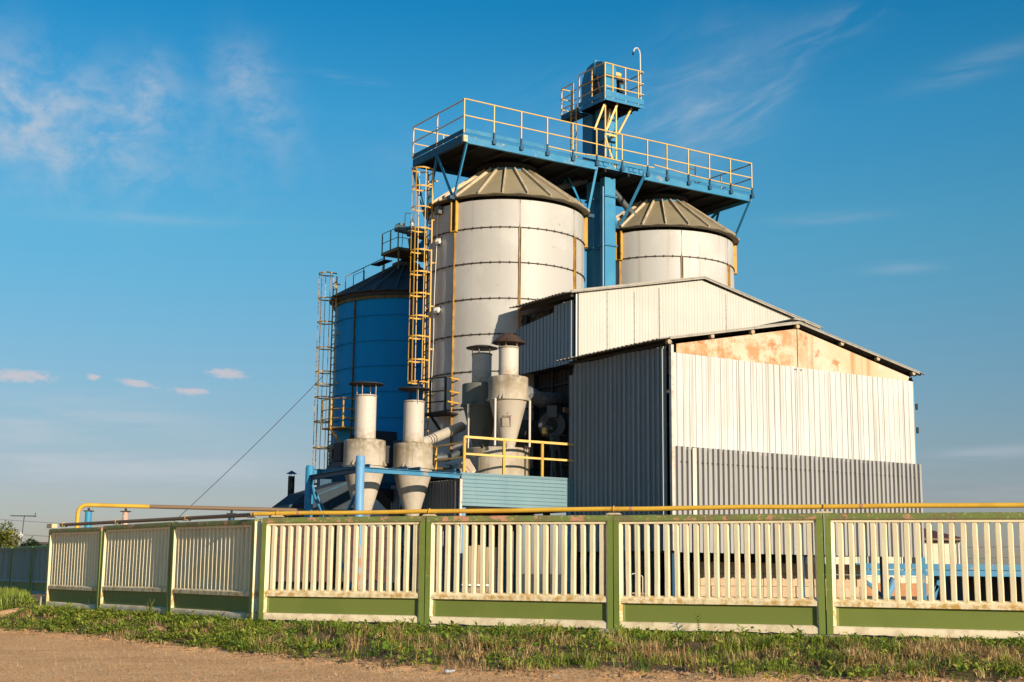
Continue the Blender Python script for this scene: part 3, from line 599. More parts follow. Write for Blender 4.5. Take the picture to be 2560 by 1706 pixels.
# roof: two corrugated slopes on purlins
ridge = Vector((5.2, 0, 9.60)); rf = MB()
el = Vector((-.5, 0, 8.46)); er_ = Vector((11.02, 0, 8.40))
def slope(mbx, eave, rid, y0, L_, seed, pitch=.21, d=.028):
    v = (rid - eave); nrm = Vector((-v.z, 0, v.x)) if v.x > 0 else Vector((v.z, 0, -v.x))
    mbx.corr((eave.x, y0, eave.z), UY, L_, v.normalized(), nrm.normalized(), lambda q: random.uniform(-.02, .03), v.length, pitch, d, .42, .30, .012, .1, seed)
slope(rf, el, ridge, -.16, 5.5, 21); slope(rf, er_, ridge, -.16, 5.3, 22)
roof = part('roof', rf, M['roof_sheet'], t)
mb = MB(); mb.box(4.9, 5.45, -.2, 5.2, 9.625, 9.66); part('ridge_cap', mb, M['roof_sheet'], roof)
for u_, z_ in ((-.09, 8.42), (1.59, 8.76), (3.24, 9.07), (5.17, 9.45), (7.14, 9.09), (8.81, 8.75), (10.51, 8.41)):
    mb = MB(); mb.tube([(u_, -.1, z_), (u_, .02, z_)], .075, 10); pe = part('purlin', mb, M['wood_end'], roof)
    mb = MB(); mb.tube([(max(u_, .05), .021, z_), (max(u_, .05), 5.2, z_)], .07, 10); part('purlin_shaded_run', mb, M['dark_wall'], roof)  # dark colour paints the shade under the roof along the purlin
for a, b in ((Vector((-.1, 0, 8.50)), Vector((5.2, 0, 9.53))), (Vector((10.75, 0, 8.40)), Vector((5.2, 0, 9.53)))):
    mb = MB(); mb.bar((a.x, -.13, a.z + .035), (b.x, -.13, b.z + .035), .03, .085, (0, 0, 1)); part('verge_board', mb, M['roof_sheet'], roof)

# ------------------------------------------------------------------ upper shed behind it
t = thing('upper_shed', 'cream upper shed with a slate blue side wall rising behind the rusty gable', 'shed', PLANT, (.3, 5.3, .5))
def rtop(q):   # roof underside along the front wall
    u = .36 + q
    return 10.86 + (u - .36)*(11.98 - 10.86)/(5.84 - .36) if u < 5.84 else 11.98 - (u - 5.84)*(11.98 - 10.84)/(11.5 - 5.84)
mb = MB(); mb.corr((.36, 5.3, 0), UX, 11.1, UZ, -UY, 4.6, rtop, .13, .009, .45, .50, .006, .3, 31); fr_ = part('front_sheet', mb, M['cream_sheet'], t)
for u_, zt_ in ((1.63, 11.0), (2.79, 11.2), (3.88, 11.45), (6.96, 11.6)):
    mb = MB(); mb.box(u_ - .006, u_ + .006, 5.279, 5.293, 8.4, zt_)
    for k in range(9): mb.box(u_ - .014, u_ + .014, 5.277, 5.2785, 8.6 + k*.3, 8.63 + k*.3)
    part('sheet_joint', mb, M['ring_dark'], fr_)
mb = MB(); mb.box(.31, .36, 5.24, 5.29, 8.45, 10.8); part('corner_trim', mb, M['white'], t)
mb = MB(); mb.box(.366, .4, 5.21, 5.284, 8.45, 10.84); part('corner_joint', mb, M['ring_dark'], t)
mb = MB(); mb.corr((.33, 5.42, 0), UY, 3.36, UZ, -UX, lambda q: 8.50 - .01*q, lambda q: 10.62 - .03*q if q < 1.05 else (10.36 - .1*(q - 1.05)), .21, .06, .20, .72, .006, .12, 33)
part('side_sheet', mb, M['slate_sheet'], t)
mb = MB(); mb.box(.4, 11.3, 5.36, 5.42, .5, 4.59); part('added_dark_wall', mb, M['dark_wall'], t)  # wall added so the open bay behind the fence stays dark
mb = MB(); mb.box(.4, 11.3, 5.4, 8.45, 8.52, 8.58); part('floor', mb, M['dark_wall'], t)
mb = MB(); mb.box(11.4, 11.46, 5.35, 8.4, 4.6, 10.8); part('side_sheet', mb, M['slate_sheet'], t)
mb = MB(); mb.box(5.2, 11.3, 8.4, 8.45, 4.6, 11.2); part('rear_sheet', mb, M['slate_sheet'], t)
mb = MB(); mb.bar((.45, 5.6, 10.62), (.45, 8.7, 10.58), .05); mb.bar((.45, 6.3, 10.3), (.45, 8.7, 10.22), .05)
for k in range(6):
    y = 6.4 + k*.4; mb.bar((.45, y, 10.3), (.45, y + .2, 10.6), .025); mb.bar((.45, y + .2, 10.6), (.45, y + .4, 10.3), .025)
part('truss', mb, M['black'], t)
mb = MB(); mb.box(.4, .55, 8.35, 8.6, 10.1, 10.55); part('truss_head', mb, M['black'], t)
rf = MB(); el = Vector((-.22, 0, 10.78)); rid = Vector((5.86, 0, 12.08)); er_ = Vector((11.68, 0, 10.84))
slope(rf, el, rid, 5.12, 3.45, 34, .2, .03); slope(rf, er_, rid, 5.12, 3.35, 35, .2, .03)
roof = part('roof', rf, M['roof_sheet'], t)
for a, b in ((Vector((.05, 0, 10.82)), Vector((5.86, 0, 12.03))), (Vector((11.55, 0, 10.82)), Vector((5.86, 0, 12.03)))):
    mb = MB(); mb.bar((a.x, 5.16, a.z + .03), (b.x, 5.16, b.z + .03), .03, .10); part('verge_board', mb, M['roof_sheet'], roof)
for x, z in ((.2, 10.82), (2.2, 11.22), (4, 11.58), (7.8, 11.58), (9.8, 11.14), (11.3, 10.84)):
    mb = MB(); mb.box(x - .05, x + .05, 5.32, 8.4, z - .11, z - .0); part('purlin', mb, M['dark_wall'], roof)

# dark sheet walls under the upper shed
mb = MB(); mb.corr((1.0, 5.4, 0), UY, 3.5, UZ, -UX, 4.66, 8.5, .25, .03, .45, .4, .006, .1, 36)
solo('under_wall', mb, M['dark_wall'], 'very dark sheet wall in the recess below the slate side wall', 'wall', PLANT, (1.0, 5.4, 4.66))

# ------------------------------------------------------------------ service deck with pale blue siding and railing
t = thing('service_deck', 'raised deck clad in pale blue horizontal siding, butting against the near shed', 'deck', PLANT, (-4.3, 4.8, .5))
mb = MB(); mb.corr((-4.27, 4.8, 3.62), UZ, .96, UX, -UY, 0, 4.22, .118, .03, .80, .08, .006, .08, 41); part('siding', mb, M['panel_blue'], t)
mb = MB(); mb.box(-4.3, -.03, 4.85, 8.75, 4.5, 4.57); part('floor', mb, M['fan_grey'], t)
mb = MB(); mb.box(-4.31, -.02, 4.79, 4.85, 4.585, 4.63); part('edge_trim', mb, M['panel_blue'], t)
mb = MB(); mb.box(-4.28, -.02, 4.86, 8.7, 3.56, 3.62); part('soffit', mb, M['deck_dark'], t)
mb = MB(); mb.box(-4.2, .0, 8.64, 8.7, .5, 3.55); part('added_dark_sheet', mb, M['dark_wall'], t)  # sheet added so the space under the deck stays dark
for x in (-4.14, -.2):
    for y in (4.9, 8.6):
        mb = MB(); mb.bar((x, y, .5), (x, y, 3.56), .12); part('support_post', mb, M['blue_pale'], t)
for zz, rr in ((5.72, .035), (5.2, .03)):
    mb = MB(); mb.bar((-4.18, 4.83, zz), (-.06, 4.83, zz), rr*1.7, rr*2.1); part('rail', mb, M['rail'], t)
for x in (-4.17, -2.73, -1.29):
    mb = MB(); mb.bar((x, 4.83, 4.63), (x, 4.83, 5.72), .085, .06, (0, 1, 0)); part('rail_post', mb, M['yellow'], t)
for zz in (5.55, 5.1):
    mb = MB(); mb.bar((-4.17, 4.87, zz), (-4.17, 8.3, zz), .05); part('side_rail', mb, M['rail'], t)
for y in (6.6, 8.2):
    mb = MB(); mb.bar((-4.17, y, 4.57), (-4.17, y, 5.55), .08, .05, (0, 1, 0)); part('rail_post', mb, M['yellow'], t)

# ------------------------------------------------------------------ blue steel frame under the front cyclones
FX0 = -7.71
t = thing('steel_support', 'blue steel frame of round posts, beams and crossed braces carrying two cyclones', 'support', PLANT, (FX0, 4.8, .5))
mb = MB(); mb.lathe(FX0, 4.8, [(.135, .5), (.135, 4.9), (.11, 4.94)], 20); post = part('post', mb, M['blue_pale'], t, 'pale blue post with rust near its foot')
mb = MB(); mb.lathe(FX0, 4.8, [(.1365, 1.0), (.1365, 2.35)], 20, cap=False); part('rust_patch', mb, mat('rusty_post', (.42, .20, .09), .8, 0, blotch=((.3, .34, .36), 3, .45, .6, .9), rnd=False), post)
mb = MB(); mb.lathe(FX0, 8.3, [(.135, .5), (.135, 4.8), (.10, 4.87)], 20); part('post', mb, M['blue_clean'], t)
for x, y in ((-4.42, 8.3),):
    mb = MB(); mb.lathe(x, y, [(.12, .5), (.12, 4.6)], 16); part('post', mb, M['blue_dark'], t)
def ibeam(p, q, w=.12, h=.16):
    m_ = MB(); p = Vector(p); q = Vector(q); o = Vector((0, 0, h/2 - .008))
    m_.bar(p + o, q + o, w, .014); m_.bar(p - o, q - o, w, .014); m_.bar(p, q, .012, h - .03); return m_
part('beam', ibeam((FX0 + .13, 4.8, 4.545), (-4.33, 4.8, 4.505), .14, .15), M['blue'], t)
part('beam', ibeam((FX0, 4.95, 4.53), (FX0, 8.17, 4.48), .14, .15), M['blue_dark'], t)  # shaded side beam, its shade put into the darker blue
part('beam', ibeam((FX0 + .13, 8.3, 4.62), (-4.3, 8.3, 4.6), .14, .30), M['blue'], t)
for x in (-7.35, -6.1, -5.66, -4.45):
    part('cross_beam', ibeam((x, 4.88, 4.66), (x, 8.2, 4.66), .09, .13), M['blue'], t)
for p, q in (((FX0, 8.2, 4.2), (FX0, 5.0, 1.0)), ((FX0, 4.95, 3.9), (FX0, 8.2, .9)), ((FX0 + .1, 8.3, 4.2), (-5.6, 8.3, 1.0)), ((FX0 + .2, 5.0, 3.9), (-6.9, 6.2, 4.4))):
    mb = MB(); mb.bar(p, q, .08, .05); part('brace', mb, M['blue'], t)
mb = MB(); mb.box(-6.0, -5.6, 6.9, 7.25, 4.735, 4.8); part('walk_plate', mb, M['rail'], t)

# ------------------------------------------------------------------ cyclones
def cyclone(label, u, v, R_, z, rs, capr, cap_m, caph, posts, head_m, cone_m=None, legs=False, hatch=False, z_leg=4.57, inlet=None):
    """z: dict of heights htop, hbot, cbot, stop, cap"""
    t = thing('dust_cyclone', label, 'cyclone', PLANT, (u, v, z['cbot'] if not legs else z_leg), 'dust cyclones with rain caps')
    mb = MB(); mb.lathe(u, v, [(rs + .02, z['htop'] + .02), (R_ - .02, z['htop']), (R_, z['htop'] - .03), (R_, z['hbot'])][::-1], 56); hd = part('head', mb, head_m, t)
    mb = MB(); mb.lathe(u, v, [(.0, z['cbot']), (z['rb'], z['cbot']), (R_*.93, z['hbot'] - .24 if not legs else z['hbot'] - .05), (R_ - .005, z['hbot'])], 56); cone = part('cone', mb, cone_m or M['cyc'], t)
    mb = MB(); mb.ring(u, v, z['hbot'] - .02, R_ - .01, R_ + .03, .03, 56); part('seam_ring', mb, head_m, hd)
    mb = MB(); mb.bar((u - R_*.5, v - R_*.868, z['htop'] - .05), (u - R_*.5, v - R_*.868, z['hbot']), .012, .012); part('weld_seam', mb, M['cyc_head'], hd)
    mb = MB(); mb.lathe(u, v, [(rs, z['htop']), (rs, z['stop'])], 40); st = part('stack', mb, M['stack'], t)
    mb = MB(); mb.ring(u, v, z['htop'] + .03, rs - .01, rs + .03, .035, 40); mb.ring(u, v, z['stop'] - .05, rs - .01, rs + .02, .03, 40); part('collar', mb, M['cyc_head'], st)
    mb = MB(); mb.lathe(u, v, [(capr, z['cap']), (capr + .005, z['cap'] + .025), (capr*.6, z['cap'] + .025 + caph*.6), (.03, z['cap'] + caph + .03), (.0, z['cap'] + caph + .03)], 48); part('rain_cap', mb, cap_m, t)
    for k in range(posts):
        a = -140 + 360*k/posts if posts > 1 else -100
        p = (u + (rs - .01)*math.cos(R(a)), v + (rs - .01)*math.sin(R(a)))
        mb = MB(); mb.bar((p[0], p[1], z['stop'] - .12), (p[0], p[1], z['cap'] + .02), .05 if posts > 1 else .1, .012); part('cap_post', mb, M['stack'], t)
    for k in range(4):
        a = -150 + 90*k + 8
        for da in (-5, 5):
            e = Vector((math.cos(R(a + da)), math.sin(R(a + da)), 0)); c0 = Vector((u, v, 0)); mb = MB()
            mb.extr([c0 + e*(R_ - .01) + Vector((0, 0, z['hbot'] + .17)), c0 + e*(R_ - .01) + Vector((0, 0, z['hbot'] - .0)), c0 + e*(R_ + .1) + Vector((0, 0, z['hbot'] - .0))], Vector((-e.y, e.x, 0))*.015)
            part('gusset', mb, head_m, t)
    if legs:
        for a in (-158, -38, 82):
            p = (u + (R_ + .06)*math.cos(R(a)), v + (R_ + .06)*math.sin(R(a)))
            mb = MB(); mb.tube([(p[0], p[1], z_leg), (p[0], p[1], z['hbot'] - .0)], .036, 8); part('leg', mb, M['pipe_post'], t)
    if hatch:
        zz = z['hbot'] - .72; rr = R_*.70; e = Vector((-.62, -.785, 0)); et = Vector((-e.y, e.x, 0)); up = Vector((0, 0, 1)) + e*.32; up.normalize()
        o = Vector((u, v, zz)) + e*(rr*.92 + .0); mb = MB(); nn = et.cross(up)
        for p, q in (((-.13, -.15), (.13, -.15)), ((.13, -.15), (.13, .15)), ((.13, .15), (-.13, .15)), ((-.13, .15), (-.13, -.15))):
            mb.bar(o + et*p[0] + up*p[1], o + et*q[0] + up*q[1], .02, .06, nn)
        mb.bar(o - et*.1 + up*.19, o + et*.16 + up*.19, .03, .05, nn); part('hatch_frame', mb, M['cyc_head'], cone)
    return t
cyclone('dusty beige cyclone with a dark flat cap on four posts, behind the pale blue post', -6.73, 6.5, .64, dict(htop=5.57, hbot=4.80, cbot=3.3, rb=.23, stop=6.97, cap=7.30), .325, .545, M['cap_dark'], .06, 4, M['cyc_head'])
cyclone('dusty beige cyclone with a tilted dark cap on a single strap, beside the inclined duct', -5.04, 6.5, .615, dict(htop=5.56, hbot=4.79, cbot=3.3, rb=.22, stop=6.92, cap=7.28), .325, .53, M['cap_dark'], .07, 1, M['cyc_head'])
cyclone('beige cyclone with a hatch and rusty domed cap, standing on white legs above the drum', -1.94, 5.85, .645, dict(htop=7.86, hbot=7.11, cbot=5.5, rb=.2, stop=8.86, cap=8.98), .325, .54, M['cap_rust'], .34, 5, M['cyc_head'], legs=True, hatch=True, z_leg=5.6)
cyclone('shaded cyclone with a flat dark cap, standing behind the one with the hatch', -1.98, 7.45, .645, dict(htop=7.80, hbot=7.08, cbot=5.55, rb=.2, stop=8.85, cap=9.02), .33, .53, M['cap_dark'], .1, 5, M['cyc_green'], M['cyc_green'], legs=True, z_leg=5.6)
# inlets
mb = MB(); mb.extr([(-7.35, 6.9, 4.95), (-5.65, 6.9, 4.95), (-5.65, 6.9, 5.5), (-7.35, 6.9, 5.5)], (0, .5, 0))
solo('inlet_duct', mb, M['dark_wall'], 'dark flat duct joining the two front cyclones', 'duct', PLANT, (-6.5, 6.9, 4.95))
# drum below the rear pair
t = thing('collecting_drum', 'wide concrete-grey drum on the deck below the two rear cyclones', 'drum', PLANT, (-1.81, 6.65, 4.57))
mb = MB(); mb.lathe(-1.81, 6.65, [(1.03, 4.57), (1.03, 5.56), (1.0, 5.6), (.0, 5.62)], 64); part('shell', mb, M['cyc_head'], t)
for a in (-20, -60, -110, -150):
    mb = MB(); p = Vector(pol((-1.81, 6.65), 1.0, a, 5.6)); mb.box(p.x - .05, p.x - .02, p.y - .05, p.y + .05, 5.55, 5.68); mb.box(p.x + .02, p.x + .05, p.y - .05, p.y + .05, 5.55, 5.68); part('lug', mb, M['ring_dark'], t)
mb = MB(); mb.bar(pol((-1.81, 6.65), 1.04, -48, 4.57), pol((-1.81, 6.65), 1.04, -48, 5.55), .07, .02, (.67, -.74, 0)); part('strap', mb, M['olive'], t)
# ducts
t = thing('inclined_duct', 'inclined grey round duct with clamp bands rising behind the deck railing', 'duct', PLANT, (-3.7, 7.4, 5.6))
mb = MB(); p, q = Vector((-4.6, 7.0, 5.60)), Vector((-2.7, 8.35, 6.24)); mb.tube([p, p.lerp(q, 1.45)], .17, 24); part('pipe', mb, M['cyc'], t)
for k in (.3, .38, .46): 
    mb = MB(); c_ = p.lerp(q, k); d_ = (q - p).normalized(); mb.tube([c_ - d_*.02, c_ + d_*.02], .18, 24); part('band', mb, M['ring_dark'], t)
t = thing('wrapped_duct', 'crumpled foil-wrapped duct running from the hatch cyclone into the dark recess', 'duct', PLANT, (-.2, 6.6, 7.3))
mb = MB(); pts = []; 
for k in range(15):
    q = k/14; pts.append((-1.3 + 2.6*q, 6.3 + 1.0*q, 7.44 + .05*math.sin(q*9)))
mb.tube(pts, [.26 + random.uniform(-.02, .025) for _ in pts], 22); part('pipe', mb, M['duct_wrap'], t, sharp=180)
mb = MB(); mb.bar((-1.42, 6.02, 7.44), (-1.2, 6.2, 7.44), .12, .62, (0, 0, 1)); part('flange', mb, M['cyc'], t)
mb = MB(); mb.tube([(-1.2, 7.6, 6.35), (.9, 8.2, 6.5)], .36, 24)
solo('lower_duct', mb, M['fan_grey'], 'thick dark grey duct in shadow behind the blower', 'duct', PLANT, (-.2, 7.9, 6.1))
# fan with motor on a stand
t = thing('blower', 'grey centrifugal blower with a small motor on a spindly steel stand', 'blower', PLANT, (.25, 6.5, 4.57))
def disc(mb, c_, d_, r0, L_, n=32):
    c_ = Vector(c_); d_ = Vector(d_).normalized(); mb.tube([c_, c_ + d_*L_], r0, n); return mb
mb = MB(); d_ = Vector((-.75, -.66, 0)); disc(mb, (.45, 6.7, 6.52), d_, .46, .3); part('scroll', mb, M['fan_grey'], t)
mb = MB(); disc(mb, Vector((.45, 6.7, 6.52)) + d_.normalized()*.3, d_, .2, .05); part('eye', mb, M['black'], t)
mb = MB(); mb.bar((.2, 6.4, 6.75), (.2, 6.4, 7.15), .34, .3, d_); part('outlet', mb, M['fan_grey'], t)
mb = MB(); cylx(mb, (.02, 6.3, 6.33), (-.9, -.43, 0), .34, .12); part('motor', mb, M['fan_grey'], t)
mb = MB(); mb.bar((-.36, 6.12, 6.26), (-.24, 6.18, 6.26), .13, .2); part('terminal_box', mb, M['rail'], t)
mb = MB(); mb.box(-.12, .5, 6.05, 6.6, 6.12, 6.17); mb.box(-.12, -.06, 6.05, 6.11, 5.7, 6.12); mb.box(.1, .16, 6.05, 6.11, 5.7, 6.12); mb.box(-.12, .16, 6.05, 6.11, 5.64, 5.7); part('bracket', mb, M['fan_grey'], t)
for p, q in (((.0, 6.1, 6.1), (-.12, 6.0, 4.57)), ((.2, 6.1, 6.1), (.34, 6.0, 4.57)), ((.3, 6.5, 6.1), (.5, 6.6, 4.57)), ((.05, 6.1, 5.6), (.08, 6.05, 4.57))):
    mb = MB(); mb.bar(p, q, .06); part('leg', mb, M['fan_grey'], t)
mb = MB(); mb.bar((.35, 6.0, 7.0), (.7, 6.1, 6.98), .05, .16); solo('timber_offcut', mb, M['wood'], 'sunlit timber offcut lodged beside the blower', 'timber', PLANT, (.5, 6.0, 6.95))
# small pipework in the recess
mb = MB(); mb.tube([(-.55, 7.9, 4.6), (-.55, 7.9, 7.3), (-.4, 8.0, 7.6), (.9, 8.3, 7.7)], .07, 10)
solo('riser_pipe', mb, M['fan_grey'], 'grey riser pipe bending into the recess behind the drum', 'pipe', PLANT, (-.55, 7.9, 4.6))
mb = MB(); mb.tube([(-3.3, 8.3, 5.0), (-.3, 8.3, 5.0), (-.2, 8.3, 5.3), (-.2, 8.3, 8.2)], .045, 8)
solo('service_pipe', mb, M['olive'], 'thin brown service pipe running along the back of the deck', 'pipe', PLANT, (-3.3, 8.3, 5.0))
mb = MB(); mb.tube([(-2.1, 7.9, 5.75), (-2.6, 8.3, 5.4), (-3.2, 8.45, 5.35)], .13, 14)
solo('outlet_duct', mb, M['fan_grey'], 'short dark duct leaving the foot of the shaded cyclone', 'duct', PLANT, (-2.6, 8.3, 5.3))
mb = MB()
for z_ in (5.2, 5.9, 6.6, 7.3, 8.0): mb.bar((.9, 5.6, z_), (.9, 8.6, z_ + .02), .05, .07)
for y_ in (5.9, 7.4, 8.5): mb.bar((.88, y_, 4.6), (.88, y_, 8.5), .07)
solo('wall_girts', mb, M['black'], 'dark steel girts and posts in front of the recess wall', 'girts', PLANT, (.9, 7, 4.6))
# bags and scraps at the corner of the deck
t = thing('cardboard_box', 'torn cardboard box leaning behind the corner post of the deck railing', 'box', PLANT, (-3.86, 5.2, 4.575))
mb = MB(); mb.bar((-4.0, 5.1, 5.05), (-3.62, 5.2, 4.62), .34, .02, (0, -1, .2)); part('flap', mb, M['card'], t)
mb = MB(); mb.bar((-3.95, 5.3, 4.9), (-3.6, 5.45, 4.6), .4, .26, (.5, -.6, .6)); part('body', mb, M['card'], t)
mb = MB(); mb.bar((-4.15, 5.6, 4.9), (-3.3, 6.4, 5.2), .55, .02)
solo('scrap_sheet', mb, M['blue_dark'], 'bent blue scrap sheet leaning behind the corner of the deck', 'sheet', PLANT, (-3.8, 6, 4.8))

# ------------------------------------------------------------------ annex below the deck and things behind the frame
mb = MB(); mb.corr((-4.35, 4.9, 0), UY, 4.3, UZ, -UX, .5, 4.42, .17, .03, .4, .35, .006, .15, 51)
t = thing('annex_wall', 'grey corrugated annex wall under the deck, behind a white corner post', 'wall', PLANT, (-4.35, 4.9, .5))
part('sheet', mb, M['annex'], t)
mb = MB(); mb.box(-4.35, -4.27, 4.74, 4.82, .5, 4.42); part('corner_post', mb, M['post_worn'], t)
for y, z, w in ((5.6, 2.6, .34), (6.9, 2.72, .3), (8.0, 2.65, .26)):
    mb = MB(); mb.box(-4.42, -4.395, y, y + w*1.6, z - .2, z + .25)
    solo('notice_plate', mb, M['white'], {5.6: 'white plate on the annex wall nearest the white corner post', 6.9: 'white plate on the annex wall between two others', 8.0: 'white plate on the annex wall farthest from the corner post'}[y], 'plate', PLANT, (-4.4, y, z - .2), 'white plates on the annex wall')
mb = MB(); mb.extr([(-5.95, 14, 3.2), (-5.95, 14, 3.8), (-5.2, 14, 4.36), (-3.6, 14, 4.86), (-3.0, 14, 4.86), (-3.0, 14, 3.2)], (0, 1.6, 0))
t = thing('conveyor_housing', 'slate coloured sloping conveyor housing below the blue silo', 'conveyor', PLANT, (-4.5, 14, .5))
part('casing', mb, M['slate_dark'], t)
for x in (-5.5, -3.4):
    mb = MB(); mb.box(x - .08, x + .08, 14.2, 14.36, .5, 3.199); part('leg', mb, M['blue_dark'], t)
mb = MB(); mb.bar((-5.9, 13.97, 3.86), (-3.3, 13.97, 4.92), .05, .06); part('edge_strip', mb, M['blue_dark'], t)
mb = MB(); mb.box(-3.9, -1.2, 10.2, 11.6, 3.2, 4.25); mb.box(-3.92, -1.18, 10.17, 10.199, 3.62, 3.68)
solo('pale_bin', mb, M['silo_white'], 'pale metal bin seen in shade between the two front cyclone cones', 'bin', PLANT, (-2.5, 10.2, 3.2))
mb = MB(); mb.extr([(-4.9, 9.0, 4.3), (-3.2, 9.0, 4.3), (-3.2, 9.0, 3.6), (-3.7, 9.0, 3.3)], (0, .9, 0))
solo('dark_chute', mb, M['dark_wall'], 'dark slanting chute behind the front cyclone cones', 'chute', PLANT, (-4, 9, 3.3))
mb = MB(); mb.extr([(-2.6, 17.0, 5.0), (-1.2, 17.0, 7.1), (.3, 17.0, 7.1), (.3, 17.0, 5.0)], (0, 2, 0))
solo('silo_skirt_hood', mb, M['slate_dark'], 'grey sloping hood at the base of the blue silo behind the rust-speckled ladder', 'hood', PLANT, (-1, 17, 5))
mb = MB(); mb.box(-3.6, 1.2, 16.4, 16.7, 4.55, 5.15)
solo('base_girder', mb, M['blue_dark'], 'dark blue girder under the blue silo behind the frame', 'girder', PLANT, (-1.2, 16.4, 4.55))
# chimney
t = thing('chimney', 'black stove chimney with a pointed cowl, behind the sloping housing', 'chimney', WORLD, (-9.28, 58, .5))
mb = MB(); mb.lathe(-9.28, 58, [(.145, .5), (.14, 5.56)], 20); part('flue', mb, M['black'], t)
mb = MB(); mb.lathe(-9.28, 58, [(.22, 5.66), (.225, 5.67), (.01, 5.8)], 24); part('cowl', mb, M['blue_dark'], t)
mb = MB()
for a in (30, 150, 270): mb.bar(pol((-9.28, 58), .12, a, 5.5), pol((-9.28, 58), .12, a, 5.68), .02)
part('cowl_strut', mb, M['black'], t)
# maroon trailer beneath the cyclones
t = thing('farm_trailer', 'dark maroon boarded trailer parked below the front cyclones', 'trailer', PLANT, (-8.4, 7.2, .5))
mb = MB(); mb.box(-11.2, -5.6, 6.1, 8.4, 1.3, 2.95); part('body', mb, M['maroon'], t)
mb = MB()
for z in (1.62, 1.95, 2.28, 2.61): mb.box(-11.22, -5.58, 6.06, 6.099, z, z + .03)
for x in (-11.0, -9.3, -7.6, -5.9): mb.box(x, x + .1, 6.04, 6.098, 1.3, 2.95)
part('side_rib', mb, M['black'], t)
for x in (-10.2, -6.6):
    mb = MB(); mb.tube([(x, 6.1, .95), (x, 6.4, .95)], .45, 24); w = part('wheel', mb, M['rubber'], t)
    mb = MB(); mb.tube([(x, 6.07, .95), (x, 6.12, .95)], .2, 16); part('rim', mb, M['maroon'], w)
mb = MB(); mb.box(-11.0, -5.8, 6.8, 7.7, 1.05, 1.29); part('chassis', mb, M['black'], t)

# masonry and clutter seen through the fence
t = thing('block_wall', 'sandy block wall standing in the open bay below the near shed', 'wall', PLANT, (7, 2.5, .5))
mb = MB(); rr = random.Random(4); z = .5; k = 0
for h in (.42, .36, .40, .36):
    x = 3.2 - (.3 if k % 2 else 0)
    while x < 10.6:
        w = rr.uniform(.62, .8); j = rr.uniform(-.03, .03); mb.box(max(x, 3.2), min(x + w - .02, 10.62), 2.5 + j, 2.9, z, z + h - .015); x += w
    z += h; k += 1
part('block_courses', mb, M['block'], t, sharp=30)
t = thing('board_stack', 'upright stack of planks leaning below the deck, seen through the fence', 'planks', WORLD, (-1, 41, .5))
mb = MB()
for k in range(6): mb.bar((-1.35 + k*.13, 40.95 + .02*(k % 2), .5), (-1.33 + k*.13, 41.15, 2.42 - .03*(k % 3)), .12, .04, (0, -1, 0))
part('boards', mb, M['wood'], t)
mb = MB(); mb.bar((-1.4, 40.9, 1.25), (-.6, 40.9, 1.25), .03, .05); part('tie_bar', mb, M['white'], t)
t = thing('work_trestle', 'small trestle with a curved rail, seen through the fence below the shed', 'trestle', WORLD, (3.46, 38, .5))
mb = MB(); mb.box(3.25, 3.68, 37.8, 38.2, 1.08, 1.12); part('top', mb, M['wood'], t)
for x in (3.28, 3.65):
    for y in (37.84, 38.16):
        mb = MB(); mb.bar((x, y, .5), (x, y, 1.08), .04); part('leg', mb, M['wood'], t)
mb = MB(); mb.tube([(3.27, 38.1, 1.12), (3.27, 38.1, 1.55), (3.4, 38.1, 1.63), (3.55, 38.1, 1.63), (3.66, 38.1, 1.55), (3.66, 38.1, 1.12)], .016, 6); part('rail', mb, M['pipe_post'], t)

# ------------------------------------------------------------------ gantry, bunker and house at the right
t = thing('steel_gantry', 'low blue double beam on a braced post beyond the shed, seen through the fence', 'gantry', WORLD, (17, 56, .5))
GF = lambda x: 56 + (x - 14)*.05
for zb_, zt_ in ((1.93, 2.16), (1.68, 1.90)):
    mb = MB(); mb.bar((14.0, GF(14), (zb_ + zt_)/2), (23.5, GF(23.5), (zb_ + zt_)/2), .2, zt_ - zb_); part('beam', mb, M['blue'], t)
for x, zt_ in ((16.7, 2.5), (22.8, 1.68)):
    mb = MB(); mb.bar((x, GF(x) - .2, .5), (x, GF(x) - .2, zt_), .2, .16, (0, 1, 0)); part('post', mb, M['blue'], t)
for p, q in (((14.2, 55.9, 1.6), (15.3, 55.9, .6)), ((17.35, 56, 1.5), (17.05, 56, .5)), ((17.3, 56, 1.3), (16.9, 56, .8))):
    mb = MB(); mb.bar(p, q, .13); part('brace', mb, M['blue'], t)
mb = MB(); mb.tube([(14.95, 55.6, .55), (15.45, 55.6, 1.55)], .17, 16); solo('screw_conveyor', mb, M['blue_pale'], 'short leaning grey-blue auger tube under the gantry', 'auger', WORLD, (15.2, 55.6, .55))
t = thing('storage_bunker', 'low dark open bunker under the gantry at the far end of the yard', 'bunker', WORLD, (22, 61, .5))
mb = MB(); mb.box(19.6, 30, 63.8, 64, .5, 1.95); mb.box(19.6, 19.75, 60, 63.79, .5, 1.95); part('wall', mb, M['dark_wall'], t)
mb = MB(); mb.box(19.5, 30, 59.6, 64.1, 1.96, 2.06); part('roof', mb, M['deck_dark'], t)
mb = MB(); mb.extr([(20.6, 59.9, 2.062), (22.6, 59.9, 2.062), (21.2, 59.9, 2.2)], (0, .6, 0)); solo('roof_scrap', mb, M['black'], 'small dark heap lying on the bunker roof', 'scrap', WORLD, (21.5, 59.9, 2.062))
t = thing('brick_house', 'pale house with an orange brick base and brown hipped roof beyond the yard', 'house', WORLD, (24, 83, .5))
mb = MB(); mb.box(19.5, 26.9, 83, 91, 1.27, 3.75); part('wall', mb, M['house_wall'], t)
mb = MB(); mb.box(19.47, 26.93, 82.97, 91.03, .5, 1.269); part('plinth', mb, M['brick'], t)
